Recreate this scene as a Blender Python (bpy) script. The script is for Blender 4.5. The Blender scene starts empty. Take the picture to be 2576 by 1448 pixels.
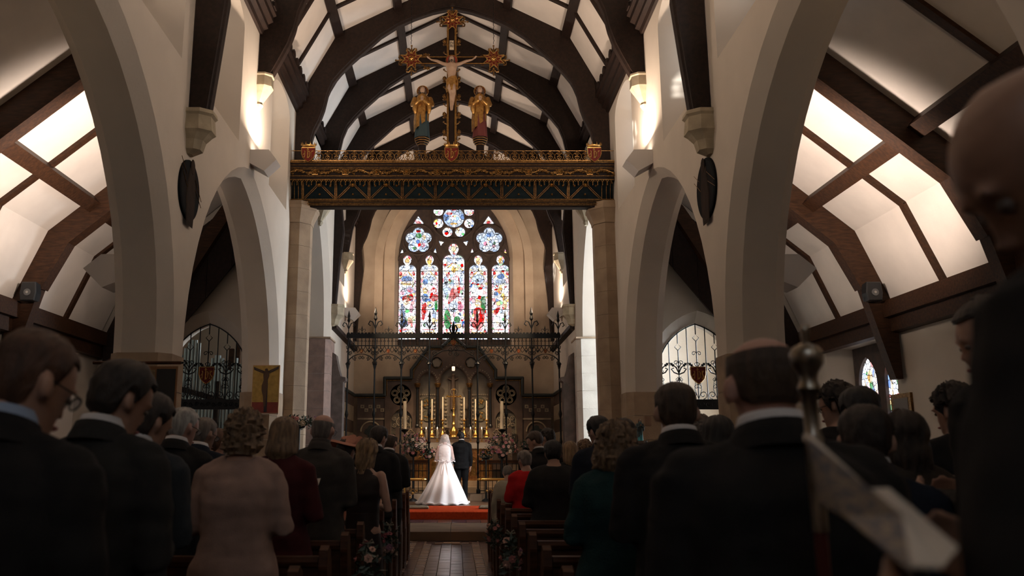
import bpy, bmesh, math, random
from mathutils import Vector, Matrix, Euler, noise
from mathutils.geometry import tessellate_polygon
PI = math.pi
R = math.radians
sc = bpy.context.scene
COL = sc.collection
random.seed(7)

# ------------------------------------------------------------------ camera
CX, CH, FPX, TILT, PPX = 0.08, 1.42, 2130.0, R(11.31), 1148.0
cam_d = bpy.data.cameras.new('camera'); cam = bpy.data.objects.new('camera', cam_d); COL.objects.link(cam)
cam.location = (CX, 0, CH); cam.rotation_euler = (R(90) + TILT, 0, 0)
cam_d.sensor_width = 36; cam_d.lens = FPX / 2576 * 36; cam_d.shift_x = (1288 - PPX) / 2576
cam_d.clip_start = .05; cam_d.clip_end = 300
cam_d.dof.use_dof = True; cam_d.dof.focus_distance = 19.0; cam_d.dof.aperture_fstop = 3.0
sc.camera = cam
sc.view_settings.view_transform = 'Standard'; sc.view_settings.look = 'None'
sc.view_settings.gamma = 1; sc.view_settings.use_curve_mapping = False
sc.view_settings.exposure = -0.42

# ------------------------------------------------------------------ world and lights
w = bpy.data.worlds.new('sky'); sc.world = w; w.use_nodes = True
w.node_tree.nodes['Background'].inputs[0].default_value = (.75, .87, 1, 1)
w.node_tree.nodes['Background'].inputs[1].default_value = 1.0

def light(name, typ, loc, energy, color=(1, 1, 1), size=.2, rot=None, target=None, spot=None, blend=.5, size_y=None):
    d = bpy.data.lights.new(name, typ); d.energy = energy; d.color = color
    if typ == 'AREA':
        d.size = size
        if size_y: d.shape = 'RECTANGLE'; d.size_y = size_y
    elif typ in ('POINT', 'SPOT'): d.shadow_soft_size = size
    if typ == 'SUN': d.angle = R(.6)
    if spot: d.spot_size = R(spot); d.spot_blend = blend
    o = bpy.data.objects.new(name, d); COL.objects.link(o); o.location = loc
    if target is not None:
        o.rotation_euler = (Vector(target) - Vector(loc)).to_track_quat('-Z', 'Y').to_euler()
    elif rot: o.rotation_euler = rot
    return o
WARM = (1, .78, .61); COOL = (.78, .88, 1)
SUN = light('sun', 'SUN', (-30, 0, 12), 10.0, (1, .98, .95), target=(-22.5, 3.1, 11.2))
for s in (-1, 1):
    # wall uplighters of the nave and chancel: a wide flood and a tight beam that grazes the wall
    for y, x, z, e in ((13.1, 3.24, 6.33, 1.0), (6.6, 3.24, 6.33, 1.0), (23.9, 3.10, 5.66, .75)):
        light('uplight', 'AREA', (s*(x-.30), y, z), 170*e, WARM, .16, rot=(R(180), s*R(-28), 0))
        light('uplight_beam', 'SPOT', (s*(x-.17), y, z-.02), 13*e, WARM, .04, target=(s*(x-.03), y, z+1.2), spot=52, blend=.9)
    # uplighters on the aisle side of the near piers
    light('aisle_uplight', 'SPOT', (s*4.22, 10.46, 3.95), 860, (1, .82, .70), .12, target=(s*5.75, 11.5, 5.5), spot=112, blend=.75)
    light('aisle_uplight', 'AREA', (s*4.22, 3.9, 3.95), 62, (1, .74, .50), .25, rot=(R(180), s*R(22), 0))
light('west_fill', 'AREA', (0, -3.1, 5.3), 16, (1, .93, .86), 2.8, target=(0, 12, 3.5))  # unseen fill light added to lift the nave from behind
# spotlights fixed behind the rood beam and on the chancel wall post, aimed at the couple and the altar
light('step_spot', 'SPOT', (.6, 17.2, 6.5), 1600, (1, .86, .78), .08, target=(-.15, 21.4, 1.3), spot=19, blend=.8)
light('altar_spot', 'SPOT', (-2.3, 22.0, 6.8), 1500, (1, .72, .45), .1, target=(0, 25, 2.0), spot=44, blend=.7)
light('altar_spot', 'SPOT', (2.3, 22.0, 6.8), 1500, (1, .72, .45), .1, target=(0, 25, 2.0), spot=44, blend=.7)

# ------------------------------------------------------------------ helpers
ST, CT = math.sin(TILT), math.cos(TILT)
def ray(x, y):
    v = 724 - y
    return ((x - PPX), FPX*CT - v*ST, FPX*ST + v*CT)
def P(x, y, Y):
    r = ray(x, y); k = Y / r[1]
    return Vector((CX + r[0]*k, Y, CH + r[2]*k))
def PX(x, y, X):
    r = ray(x, y); k = (X - CX) / r[0]
    return Vector((X, r[1]*k, CH + r[2]*k))

class M:
    def __init__(s, k=1): s.v = []; s.f = []; s.k = k
    def add(s, vs, fs):
        b = len(s.v); s.v += [tuple(p) for p in vs]; s.f += [tuple(b+i for i in f) for f in fs]; return s
    def box(s, x0, x1, y0, y1, z0, z1, m=None):
        vs = [(x, y, z) for z in (z0, z1) for y in (y0, y1) for x in (x0, x1)]
        if m: vs = [m @ Vector(p) for p in vs]
        return s.add(vs, [(0,2,3,1),(4,5,7,6),(0,1,5,4),(2,6,7,3),(0,4,6,2),(1,3,7,5)])
    def cbox(s, c, d, m=None):
        return s.box(c[0]-d[0]/2, c[0]+d[0]/2, c[1]-d[1]/2, c[1]+d[1]/2, c[2]-d[2]/2, c[2]+d[2]/2, m)
    def loft(s, rings, cap=True, closed=True):
        n = len(rings[0]); b = len(s.v)
        for r in rings: s.v += [tuple(p) for p in r]
        for i in range(len(rings)-1):
            for j in range(n if closed else n-1):
                k = (j+1) % n
                s.f.append((b+i*n+j, b+i*n+k, b+(i+1)*n+k, b+(i+1)*n+j))
        if cap and closed:
            s.f.append(tuple(b+j for j in range(n))[::-1]); s.f.append(tuple(b+(len(rings)-1)*n+j for j in range(n)))
        return s
    def prism(s, pts, axis, a, b):
        """2D outline extruded along an axis"""
        def q(p, t):
            if axis == 'x': return (t, p[0], p[1])
            if axis == 'y': return (p[0], t, p[1])
            return (p[0], p[1], t)
        return s.loft([[q(p, a) for p in pts], [q(p, b) for p in pts]])
    def lathe(s, prof, c=(0,0,0), n=12, rot=0, ax='z'):
        rings = []
        for r, h in prof:
            ring = []
            for j in range(n):
                a = rot + 2*PI*j/n
                if ax == 'z': ring.append((c[0]+r*math.cos(a), c[1]+r*math.sin(a), c[2]+h))
                elif ax == 'y': ring.append((c[0]+r*math.cos(a), c[1]+h, c[2]+r*math.sin(a)))
                else: ring.append((c[0]+h, c[1]+r*math.cos(a), c[2]+r*math.sin(a)))
            rings.append(ring)
        return s.loft(rings)
    def tube(s, pts, r, n=6, flat=1.0):
        pts = [Vector(p) for p in pts]; rings = []
        rr = [q*s.k for q in r] if isinstance(r, (list, tuple)) else [r*s.k]*len(pts)
        up = Vector((0, 0, 1))
        t0 = (pts[1]-pts[0]).normalized()
        if abs(t0.z) > .9: up = Vector((0, 1, 0))
        for i, p in enumerate(pts):
            t = (pts[min(i+1, len(pts)-1)] - pts[max(i-1, 0)])
            if t.length < 1e-9: t = Vector((0,0,1))
            t.normalize()
            a = up - t*up.dot(t)
            if a.length < 1e-4: a = Vector((1,0,0)) - t*t.x
            a.normalize(); b = t.cross(a); up = a
            rings.append([p + a*rr[i]*math.cos(2*PI*j/n) + b*rr[i]*flat*math.sin(2*PI*j/n) for j in range(n)])
        return s.loft(rings)
    def ball(s, c, r, n=8, m=6):
        rx, ry, rz = r if isinstance(r, (tuple, list)) else (r, r, r)
        rings = []
        for i in range(m+1):
            a = -PI/2 + PI*i/m; k = max(math.cos(a), .02)
            rings.append([(c[0]+rx*k*math.cos(2*PI*j/n), c[1]+ry*k*math.sin(2*PI*j/n), c[2]+rz*math.sin(a)) for j in range(n)])
        return s.loft(rings)
    def mesh(s, name, mat, smooth=False):
        me = bpy.data.meshes.new(name); me.from_pydata(s.v, [], s.f); me.validate()
        if mat: me.materials.append(mat)
        if smooth is True: me.shade_smooth()
        elif smooth: me.shade_smooth(); me.set_sharp_from_angle(angle=R(smooth))
        return me
    def build(s, name, mat, parent=None, smooth=False, fix=True):
        me = s.mesh(name, mat, smooth)
        if fix and len(s.f) < 60000:
            bm = bmesh.new(); bm.from_mesh(me); bmesh.ops.recalc_face_normals(bm, faces=bm.faces); bm.to_mesh(me); bm.free()
            if smooth and smooth is not True: me.set_sharp_from_angle(angle=R(smooth))
        return link(name, me, parent)
def link(name, me, parent=None, loc=None):
    o = bpy.data.objects.new(name, me); COL.objects.link(o)
    if parent: o.parent = parent
    if loc: o.location = loc
    return o
def tag(o, label=None, cat=None, group=None, kind=None):
    if label: o['label'] = label
    if cat: o['category'] = cat
    if group: o['group'] = group
    if kind: o['kind'] = kind
    return o
def thing(name, loc, label, cat, group=None, rz=0):
    o = bpy.data.objects.new(name, None); o.empty_display_size = .1; COL.objects.link(o)
    o.location = loc; o.rotation_euler = (0, 0, rz)
    return tag(o, label, cat, group)
def struct(o): o['kind'] = 'structure'; return o
def copy_tree(o, parent=None):
    c = o.copy(); COL.objects.link(c); c.parent = parent
    for ch in o.children: copy_tree(ch, c)
    return c
def evaluated(me, mods):
    """mesh after modifiers, without operators"""
    o = bpy.data.objects.new('tmp', me); COL.objects.link(o)
    for typ, kw in mods:
        m = o.modifiers.new(typ, typ)
        for k, v in kw.items(): setattr(m, k, v)
    dg = bpy.context.evaluated_depsgraph_get(); dg.update()
    out = bpy.data.meshes.new_from_object(o.evaluated_get(dg))
    bpy.data.objects.remove(o); return out

# ------------------------------------------------------------------ materials
def mat(name, c, rough=.6, metal=0, var=.0, vscale=4, bump=0, bscale=60, emit=None, estr=0, c2=None, spec=.5, alpha=None, trans=0, stretch=None, sheen=0):
    m = bpy.data.materials.new(name); m.use_nodes = True; nt = m.node_tree; b = nt.nodes['Principled BSDF']
    b.inputs['Base Color'].default_value = (*c, 1); b.inputs['Roughness'].default_value = rough
    b.inputs['Metallic'].default_value = metal; b.inputs['Specular IOR Level'].default_value = spec
    if sheen: b.inputs['Sheen Weight'].default_value = sheen
    tc = nt.nodes.new('ShaderNodeTexCoord'); src = tc.outputs['Object']
    if stretch:
        mp = nt.nodes.new('ShaderNodeMapping'); mp.inputs['Scale'].default_value = stretch
        nt.links.new(src, mp.inputs[0]); src = mp.outputs[0]
    if var or c2:
        n = nt.nodes.new('ShaderNodeTexNoise'); n.inputs['Scale'].default_value = vscale; n.inputs['Detail'].default_value = 5
        nt.links.new(src, n.inputs['Vector'])
        r = nt.nodes.new('ShaderNodeValToRGB'); r.color_ramp.elements[0].position = .35; r.color_ramp.elements[1].position = .68
        d = c2 if c2 else tuple(x*(1-var) for x in c)
        r.color_ramp.elements[0].color = (*d, 1); r.color_ramp.elements[1].color = (*c, 1)
        nt.links.new(n.outputs['Fac'], r.inputs[0]); nt.links.new(r.outputs[0], b.inputs['Base Color'])
    if bump:
        n = nt.nodes.new('ShaderNodeTexNoise'); n.inputs['Scale'].default_value = bscale; n.inputs['Detail'].default_value = 3
        nt.links.new(src, n.inputs['Vector'])
        bp = nt.nodes.new('ShaderNodeBump'); bp.inputs['Strength'].default_value = bump; bp.inputs['Distance'].default_value = .01
        nt.links.new(n.outputs['Fac'], bp.inputs['Height']); nt.links.new(bp.outputs[0], b.inputs['Normal'])
    if emit: b.inputs['Emission Color'].default_value = (*emit, 1); b.inputs['Emission Strength'].default_value = estr
    if alpha is not None: b.inputs['Alpha'].default_value = alpha
    if trans: b.inputs['Transmission Weight'].default_value = trans
    return m
PLASTER = mat('plaster', (.58, .512, .43), .9, var=.10, vscale=1.3, bump=.12, bscale=30)
PLASTER_E = mat('aged_plaster', (.60, .48, .35), .9, c2=(.46, .35, .25), vscale=1.6, bump=.15, bscale=25)
PANEL = mat('panel_plaster', (.74, .67, .60), .9, var=.10, vscale=2.0, bump=.1, bscale=12)
STONE = mat('limestone', (.36, .26, .17), .85, c2=(.25, .175, .115), vscale=3, bump=.25, bscale=40)
STONE_D = mat('dark_stone', (.13, .10, .085), .85, c2=(.075, .058, .05), vscale=6, bump=.3, bscale=40)
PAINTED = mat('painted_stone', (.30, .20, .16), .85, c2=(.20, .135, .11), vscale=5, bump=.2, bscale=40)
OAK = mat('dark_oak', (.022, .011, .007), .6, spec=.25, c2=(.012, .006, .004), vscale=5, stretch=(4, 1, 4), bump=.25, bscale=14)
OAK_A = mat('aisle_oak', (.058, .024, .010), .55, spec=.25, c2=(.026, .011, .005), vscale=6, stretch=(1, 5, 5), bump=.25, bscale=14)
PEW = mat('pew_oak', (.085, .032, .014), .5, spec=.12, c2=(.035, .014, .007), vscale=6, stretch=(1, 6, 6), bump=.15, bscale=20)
GOLD = mat('gilding', (.30, .16, .05), .42, metal=.85, c2=(.09, .045, .014), vscale=30)
GOLD_B = mat('bright_gilding', (.52, .29, .085), .36, metal=.85, c2=(.28, .14, .04), vscale=20)
BRASS = mat('brass', (.70, .42, .12), .28, metal=1)
BROWN = mat('rood_brown', (.014, .007, .005), .6, spec=.15, var=.3, vscale=10)
TEAL = mat('rood_teal', (.004, .010, .013), .7, spec=.1, var=.3, vscale=8)
RED = mat('shield_red', (.13, .012, .008), .6, spec=.2, var=.3, vscale=12)
IRON = mat('black_iron', (.012, .013, .014), .42, metal=.6, bump=.2, bscale=80)
WHITE_BOX = mat('painted_housing', (.70, .66, .62), .7, bump=.05, bscale=90)
BLACK = mat('black_plastic', (.012, .012, .013), .45)
# ================================================================== the setting: walls
NW, WT = 3.24, .69          # nave half width, wall thickness
CW = 3.10                   # chancel half width
AO = 7.1                    # aisle outer wall
WALLTOP = 8.9

def arch_loop(yc, a, zs, Rr, zb, n=12, off=0):
    """pointed arch outline (y,z), base at zb; off widens it by offsetting every edge"""
    a2, R2 = a+off, Rr+off; k = Rr - a
    th = math.acos(k / R2); pts = [(yc-a2, zb), (yc-a2, zs)]
    for i in range(1, n+1):
        t = th*i/n; pts.append((yc + k - R2*math.cos(t), zs + R2*math.sin(t)))
    for i in range(n-1, -1, -1):
        t = th*i/n; pts.append((yc - k + R2*math.cos(t), zs + R2*math.sin(t)))
    pts.append((yc+a2, zb)); return pts
def seg_loop(yc, a, zs, rise, zb, n=7):
    pts = [(yc-a, zb)]
    for i in range(2*n+1):
        t = PI - PI*i/(2*n); pts.append((yc + a*math.cos(t), zs + rise*math.sin(t)))
    pts.append((yc+a, zb)); return pts
def fill2d(loops):
    c = bpy.data.curves.new('t', 'CURVE'); c.dimensions = '2D'; c.fill_mode = 'BOTH'
    for l in loops:
        sp = c.splines.new('POLY'); sp.points.add(len(l)-1); sp.use_cyclic_u = True
        for k, p in enumerate(l): sp.points[k].co = (p[0], p[1], 0, 1)
    o = bpy.data.objects.new('t', c); COL.objects.link(o); dg = bpy.context.evaluated_depsgraph_get(); dg.update()
    me = bpy.data.meshes.new_from_object(o.evaluated_get(dg)); r = ([tuple(v.co) for v in me.vertices], [tuple(f.vertices) for f in me.polygons])
    bpy.data.objects.remove(o); return r
def wall_mesh(m, outer, holes, fn, d0, d1):
    """outer: 2D outline; holes: list of [(depth, loop), ...] from the near face to the far face; fn(u, v, depth) -> 3D"""
    for d, sel in ((d0, 0), (d1, -1)):
        flat, tri = fill2d([outer] + [h[sel][1] for h in holes])
        m.add([fn(p[0], p[1], d) for p in flat], tri)
    m.loft([[fn(p[0], p[1], d0) for p in outer], [fn(p[0], p[1], d1) for p in outer]], cap=False)
    for h in holes: m.loft([[fn(p[0], p[1], d) for p in l] for d, l in h], cap=False)
    return m

def arcade(s, Y0, Y1, xin, thick, arches, wins, name):
    holes = []
    for yc, a, zs, Rr in arches:
        holes.append([(0, arch_loop(yc, a, zs, Rr, -.05, off=.15)), (.15, arch_loop(yc, a, zs, Rr, -.05)),
                      (thick-.15, arch_loop(yc, a, zs, Rr, -.05)), (thick, arch_loop(yc, a, zs, Rr, -.05, off=.15))])
    for yc in wins:
        holes.append([(0, seg_loop(yc, .78, 8.0, .36, 6.15)), (thick-.12, seg_loop(yc, .45, 7.75, .35, 6.95)), (thick, seg_loop(yc, .45, 7.75, .35, 6.95))])
    outer = [(Y0, -.2), (Y1, -.2), (Y1, WALLTOP), (Y0, WALLTOP)]
    m = wall_mesh(M(), outer, holes, lambda y, z, d: (s*(xin+d), y, z), 0, thick)
    w = struct(m.build(name, PLASTER, smooth=32)); return w
DAYLIT = mat('daylit_ashlar', (.58, .54, .47), .85, c2=(.47, .43, .37), vscale=3, bump=.2, bscale=40)  # right chancel pier ashlar made paler, daylight put into its colour
PANE = mat('leaded_daylight_glass', (.5, .5, .5), .3, emit=(.72, .86, 1), estr=5)
PANE_W = mat('evening_side_glass', (.5, .5, .5), .3, emit=(.9, .86, .80), estr=1.6)
NARCH = [(7.03, 2.67, 2.6, 3.28), (13.03, 2.67, 2.6, 3.28), (1.03, 2.67, 2.6, 3.28)]
WINS = [8.72, 11.45, 15.12, 5.4, 2.0]
for m_, lo in ((PANE, .0), (PANE_W, .95)):
    nt = m_.node_tree; b = nt.nodes['Principled BSDF']; out = nt.nodes['Material Output']
    tr = nt.nodes.new('ShaderNodeBsdfTransparent'); mx = nt.nodes.new('ShaderNodeMixShader'); n = nt.nodes.new('ShaderNodeTexNoise'); n.inputs['Scale'].default_value = 5; n.inputs['Detail'].default_value = 4
    tc = nt.nodes.new('ShaderNodeTexCoord'); nt.links.new(tc.outputs['Object'], n.inputs['Vector'])
    r = nt.nodes.new('ShaderNodeMapRange'); r.inputs[1].default_value = .40; r.inputs[2].default_value = .56; r.inputs[3].default_value = 0; r.inputs[4].default_value = lo
    nt.links.new(n.outputs[0], r.inputs[0]); nt.links.new(r.outputs[0], mx.inputs[0]); nt.links.new(b.outputs[0], mx.inputs[1]); nt.links.new(tr.outputs[0], mx.inputs[2]); nt.links.new(mx.outputs[0], out.inputs[0])
walls = {}
for s, nm in ((-1, 'left'), (1, 'right')):
    wn = arcade(s, -3, 16.9, NW, WT, NARCH, WINS, 'wall_'+nm)
    wc = arcade(s, 16.9, 26.4, CW, WT+.14, [(19.2, 1.85, 4.35, 3.5)], [22.75], 'wall_chancel_'+nm)
    walls[s] = wn
    k = 0
    for yc in WINS + [22.75]:
        k += 1; x = (NW if yc < 17 else CW+.14) + WT - .05
        g = M().prism([(p[0], p[1]) for p in seg_loop(yc, .46, 7.75, .36, 6.94)], 'x', s*x, s*(x+.02)).build('window_%d' % (k + (6 if s > 0 else 0)), PANE if s > 0 else PANE_W)
        struct(g)
        for i in range(1, 4):
            zz = 6.95 + i*.29
            M().box(s*x-.012, s*x+.012, yc-.45, yc+.45, zz-.012, zz+.012).build('glazing_bar', IRON, g)
        for i in (-1, 0, 1): M().box(s*x-.012, s*x+.012, yc+i*.22-.01, yc+i*.22+.01, 6.95, 8.05).build('glazing_bar', IRON, g)
    # limestone drums on the lower piers
    for yp in (10.035, 16.2, 4.03):
        hw = .335 if yp < 16 else .52
        for i in range(6):
            z0, z1 = i*.435, (i+1)*.435-.006
            x0, x1, c = NW-.012, NW+WT+.012, .12
            pr = [(s*(x0+c), yp-hw-.012), (s*(x1-c), yp-hw-.012), (s*x1, yp-hw+c), (s*x1, yp+hw-c), (s*(x1-c), yp+hw+.012), (s*(x0+c), yp+hw+.012), (s*x0, yp+hw-c), (s*x0, yp-hw+c)]
            M().prism(pr, 'z', z0, z1).build('stone', STONE, wn)
    # chancel pier and its painted face
    for i in range(10):
        z0, z1 = i*.434, (i+1)*.434-.006
        pr = [(s*(CW-.01), 21.17), (s*(CW+.1), 21.04), (s*(CW+.75), 21.04), (s*(CW+.83), 21.3), (s*(CW+.83), 21.9), (s*(CW-.01), 21.9)]
        M().prism(pr, 'z', z0, z1).build('stone', PAINTED if s < 0 else DAYLIT, wc)
    M().box(s*(CW-.03), s*(CW+.84), 21.0, 21.95, 4.34, 4.38).build('string_course', STONE, wc)

# aisle walls, west wall, chapel walls
for s, nm in ((-1, 'left'), (1, 'right')):
    o = [(-3, -.2), (17, -.2), (17, 4.3), (-3, 4.3)]
    wl = [(14.75, 1.25, 1.6, 3.45), (8.2, 1.0, 1.5, 3.0)]
    holes = []
    for yc, a, z0, z1 in wl:
        lp = lambda k: [(yc-a+k, z0+k*.5), (yc+a-k, z0+k*.5), (yc+a-k, z1-k*.2), (yc-a+k, z1-k*.2)]
        holes.append([(0, lp(0)), (.35, lp(.3)), (.4, lp(.3))])
    m = wall_mesh(M(), o, holes, lambda y, z, d: (s*(AO+d), y, z), 0, .4)
    struct(m.build('wall_aisle_'+nm, PLASTER))
    # arch at the east end of the aisle
    gx = 4.95
    hole = [(0, arch_loop(s*gx, .83, 3.0, 1.15, -.05, off=.22)), (.2, arch_loop(s*gx, .83, 3.0, 1.15, -.05)), (.5, arch_loop(s*gx, .83, 3.0, 1.15, -.05))]
    m = wall_mesh(M(), [(s*3.6, -.2), (s*7.5, -.2), (s*7.5, 8.8), (s*3.6, 8.8)], [hole], lambda x, z, d: (x, 16.9+d, z), 0, .5)
    struct(m.build('wall_aisle_end_'+nm, PLASTER))
    # chapel beyond
    if s > 0:
        cw = [[(0, [(18.2, 1.6), (21.2, 1.6), (21.2, 5.6), (18.2, 5.6)]), (.4, [(18.2, 1.6), (21.2, 1.6), (21.2, 5.6), (18.2, 5.6)])]]
    else: cw = []
    m = wall_mesh(M(), [(17.4, -.2), (26.4, -.2), (26.4, 7.4), (17.4, 7.4)], cw, lambda y, z, d: (s*(7.5+d), y, z), 0, .4)
    struct(m.build('wall_chapel_'+nm, PLASTER))
    struct(M().box(s*3.9, s*7.9, 24.0, 24.3, -.2, 7.4).build('wall_chapel_end_'+nm, PLASTER))
    struct(M().box(s*3.95, s*7.9, 17.4, 24.3, 7.3, 7.5).build('ceiling_chapel_'+nm, PLASTER))
gl = struct(M().box(7.84, 7.86, 18.2, 21.2, 1.6, 5.6).build('window_13', mat('chapel_glass', (.5,.5,.5), .4, emit=(.80, .90, 1), estr=46.0)))
for i in range(1, 6): M().box(7.80, 7.88, 18.2+i*.5-.03, 18.2+i*.5+.03, 1.6, 5.6).build('mullion', STONE, gl)
ww_ = [[(0, arch_loop(0, 1.5, 5.6, 2.1, 3.6)), (.3, arch_loop(0, 1.5, 5.6, 2.1, 3.6))]]  # unseen opening added for the west fill light
struct(wall_mesh(M(), [(-7.5, -.2), (7.5, -.2), (7.5, 12), (-7.5, 12)], ww_, lambda x, z, d: (x, -3-d, z), 0, .3).build('wall_west', PLASTER))

# east wall with the window opening
EY = 26.3
EWX = .0
def pointed(a, zs, Rr, zb, off=0, xc=0, n=18): return arch_loop(xc, a, zs, Rr, zb, n, off)
outer = [(-3.2, -.2), (3.2, -.2), (3.2, 11.6), (-3.2, 11.6)]
hole = [(0, pointed(1.76, 7.7, 2.55, 4.78, .12)), (.28, pointed(1.76, 7.7, 2.55, 4.86)), (.6, pointed(1.76, 7.7, 2.55, 4.86))]
struct(wall_mesh(M(), outer, [hole], lambda x, z, d: (x, EY+d, z), 0, .6).build('wall_east', PLASTER_E, smooth=30))
# broad flat arch moulding round the east window
so = pointed(2.25, 7.5, 3.05, 4.5, .26); si = pointed(2.25, 7.5, 3.05, 4.5)
mm = M(); 
for ya, yb, lo, li in ((EY-.09, EY+.02, so, si),):
    r = [[(p[0], ya, p[1]) for p in lo], [(p[0], ya-.03, p[1]) for p in li], [(p[0], yb, p[1]) for p in li]]
    mm.loft(r, cap=False, closed=False)
struct(mm.build('trim_1', PLASTER_E, smooth=30))

# ================================================================== floor and steps
SUBF = mat('mortar', (.05, .035, .028), .8)
fl = struct(M().box(-7.5, 7.5, -3.3, 15.3, -.25, -.012).build('floor', SUBF))
T1 = mat('brown_tile', (.085, .040, .028), .27, spec=.35, c2=(.050, .030, .032), vscale=2.2, bump=.05, bscale=6)
T2 = mat('blue_black_tile', (.045, .030, .034), .25, spec=.35, c2=(.03, .024, .03), vscale=2.2, bump=.05, bscale=6)
T3 = mat('buff_tile', (.34, .19, .10), .35, c2=(.25, .14, .07), vscale=3)
T4 = mat('terracotta_tile', (.13, .055, .03), .22, c2=(.09, .04, .025), vscale=3)
def tiles():
    meshes = {}
    def tile(x, y, wx, wy, mt):
        k = (round(wx, 3), round(wy, 3), mt.name)
        if k not in meshes:
            meshes[k] = M().loft([[(-wx/2, -wy/2, -.02), (wx/2, -wy/2, -.02), (wx/2, wy/2, -.02), (-wx/2, wy/2, -.02)],
                [(-wx/2, -wy/2, -.002), (wx/2, -wy/2, -.002), (wx/2, wy/2, -.002), (-wx/2, wy/2, -.002)],
                [(-wx/2+.003, -wy/2+.003, 0), (wx/2-.003, -wy/2+.003, 0), (wx/2-.003, wy/2-.003, 0), (-wx/2+.003, wy/2-.003, 0)]]).mesh('tile', mt)
        link('tile', meshes[k], fl, (x, y, random.uniform(-.001, .001)))
    y = 9.3
    while y < 14.6:
        for i, x in enumerate((-.25, -.083, .083, .25)):
            tile(x, y+.16*(i % 2), .162, .314, random.choice((T1, T1, T2)))
        y += .32
    y = 9.3; j = 0
    while y < 15.2:
        for s in (-1, 1):
            tile(s*.40, y, .125, .10, T3 if j % 2 else T1); tile(s*.53, y, .125, .10, T1 if j % 2 else T4); tile(s*.66, y, .125, .10, T3 if j % 2 else T1)
        y += .106; j += 1
    for j, y in enumerate((14.80, 14.91, 15.02, 15.13)):
        for i in range(6):
            tile(-.36+i*.145, y, .14, .104, T3 if (j in (2,) and i in (2, 3)) or (j == 1 and i in (1, 2, 3, 4)) else (T4 if (i+j) % 2 else T1))
tiles()
struct(M().box(-NW, -.68, -3, 15.3, -.012, 0).build('trim_2', STONE_D)); struct(M().box(.68, NW, -3, 15.3, -.012, 0).build('trim_3', STONE_D))
CARPET = mat('red_carpet', (.50, .060, .018), .98, var=.25, vscale=25, bump=.4, bscale=300, spec=.03)
# step 1: stone slabs; step 2: tiled band under red carpet; then the chancel floor
st = struct(M().box(-NW, NW, 15.36, 18.3, -.2, .12).build('trim_4', STONE_D))
for i, (x0, x1) in enumerate(((-3.2, -2.0), (-2.0, -1.05), (-1.05, -.02), (-.02, 1.02), (1.02, 2.1), (2.1, 3.2))):
    f = .0 if abs(x0+x1) < 2.2 else .22
    M().box(x0+.004, x1-.004, 15.3+f, 17.35, .0, .15).build('step_stone', mat('step_stone_%d' % i, (.125+.015*(i % 2), .078, .046), .8, spec=.1, c2=(.085, .052, .032), vscale=2.5), st)
for i in range(22):
    M().box(-3.2+i*.29+.004, -3.2+(i+1)*.29-.004, 17.37, 18.25, .1, .152).build('tile', (T1, T4, T2)[i*7 % 3], st)
st2 = struct(M().box(-CW, CW, 18.3, 20.3, -.2, .305).build('trim_5', STONE_D))
tag(M().loft([[(x, 18.27, .153), (x, 18.26, .30), (x, 18.29, .325), (x, 20.2, .325), (x, 20.2, .307), (x, 18.31, .307), (x, 18.30, .153)] for x in (-2.3, -1.2, 0, 1.2, 2.3)]).build('step_carpet', CARPET, smooth=40),
    'red carpet covering the step in front of the bride and groom', 'carpet')
struct(M().box(-CW, CW, 20.2, 22.7, -.2, .32).build('floor_chancel', mat('chancel_floor', (.20, .11, .06), .3, c2=(.10, .05, .03), vscale=5)))
st3 = struct(M().box(-CW, CW, 22.7, 26.3, -.2, .47).build('trim_6', SUBF))
for i in range(8): M().box(-3.05+i*.76+.003, -3.05+(i+1)*.76-.003, 22.62, 23.0, .31, .48).build('step_stone', STONE, st3)
st4 = struct(M().box(-2.2, 2.2, 23.9, 26.3, -.2, .62).build('trim_7', STONE)); st5 = struct(M().box(-1.9, 1.9, 24.25, 26.3, -.2, .77).build('trim_8', STONE))
for s in (-1, 1): struct(M().box(s*3.93, s*7.5, 15.3, 24.3, -.25, 0).build('floor_chapel_'+('left' if s < 0 else 'right'), STONE_D))

# ================================================================== nave roof
KN, RZ = 2.42, 11.45; KZ = 10.20; CZ = 8.70
TR = [-.2, 3.35, 6.65, 9.97, 13.3, 16.6, 19.0, 21.4, 23.6, 25.95]
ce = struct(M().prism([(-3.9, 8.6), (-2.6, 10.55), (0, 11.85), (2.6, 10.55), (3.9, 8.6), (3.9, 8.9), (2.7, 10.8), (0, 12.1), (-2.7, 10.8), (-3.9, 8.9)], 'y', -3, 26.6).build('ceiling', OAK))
def roof_pt(t, s):
    """t 0..1 eaves to knee, 1..2 knee to ridge"""
    if t <= 1: return Vector((s*(3.22+(KN-3.22)*t), 0, CZ+(KZ-CZ)*t))
    return Vector((s*(KN*(2-t)), 0, KZ+(RZ-KZ)*(t-1)))
def slab(m, p0, p1, y0, y1, th):
    n = Vector((p1.z-p0.z, 0, -(p1.x-p0.x))).normalized()
    if n.z < 0: n = -n
    a, b = p0+n*th, p1+n*th
    m.loft([[(q.x, y, q.z) for q in (p0, p1, b, a)] for y in (y0, y1)])
def bar_y(m, p, n, wdt, dep, y0, y1):
    """beam along y hanging below roof point p"""
    t = Vector((n.z, 0, -n.x)); q = [p + t*wdt/2, p - t*wdt/2, p - t*wdt/2 - n*dep, p + t*wdt/2 - n*dep]
    m.loft([[(v.x, y, v.z) for v in q] for y in (y0, y1)])
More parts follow.
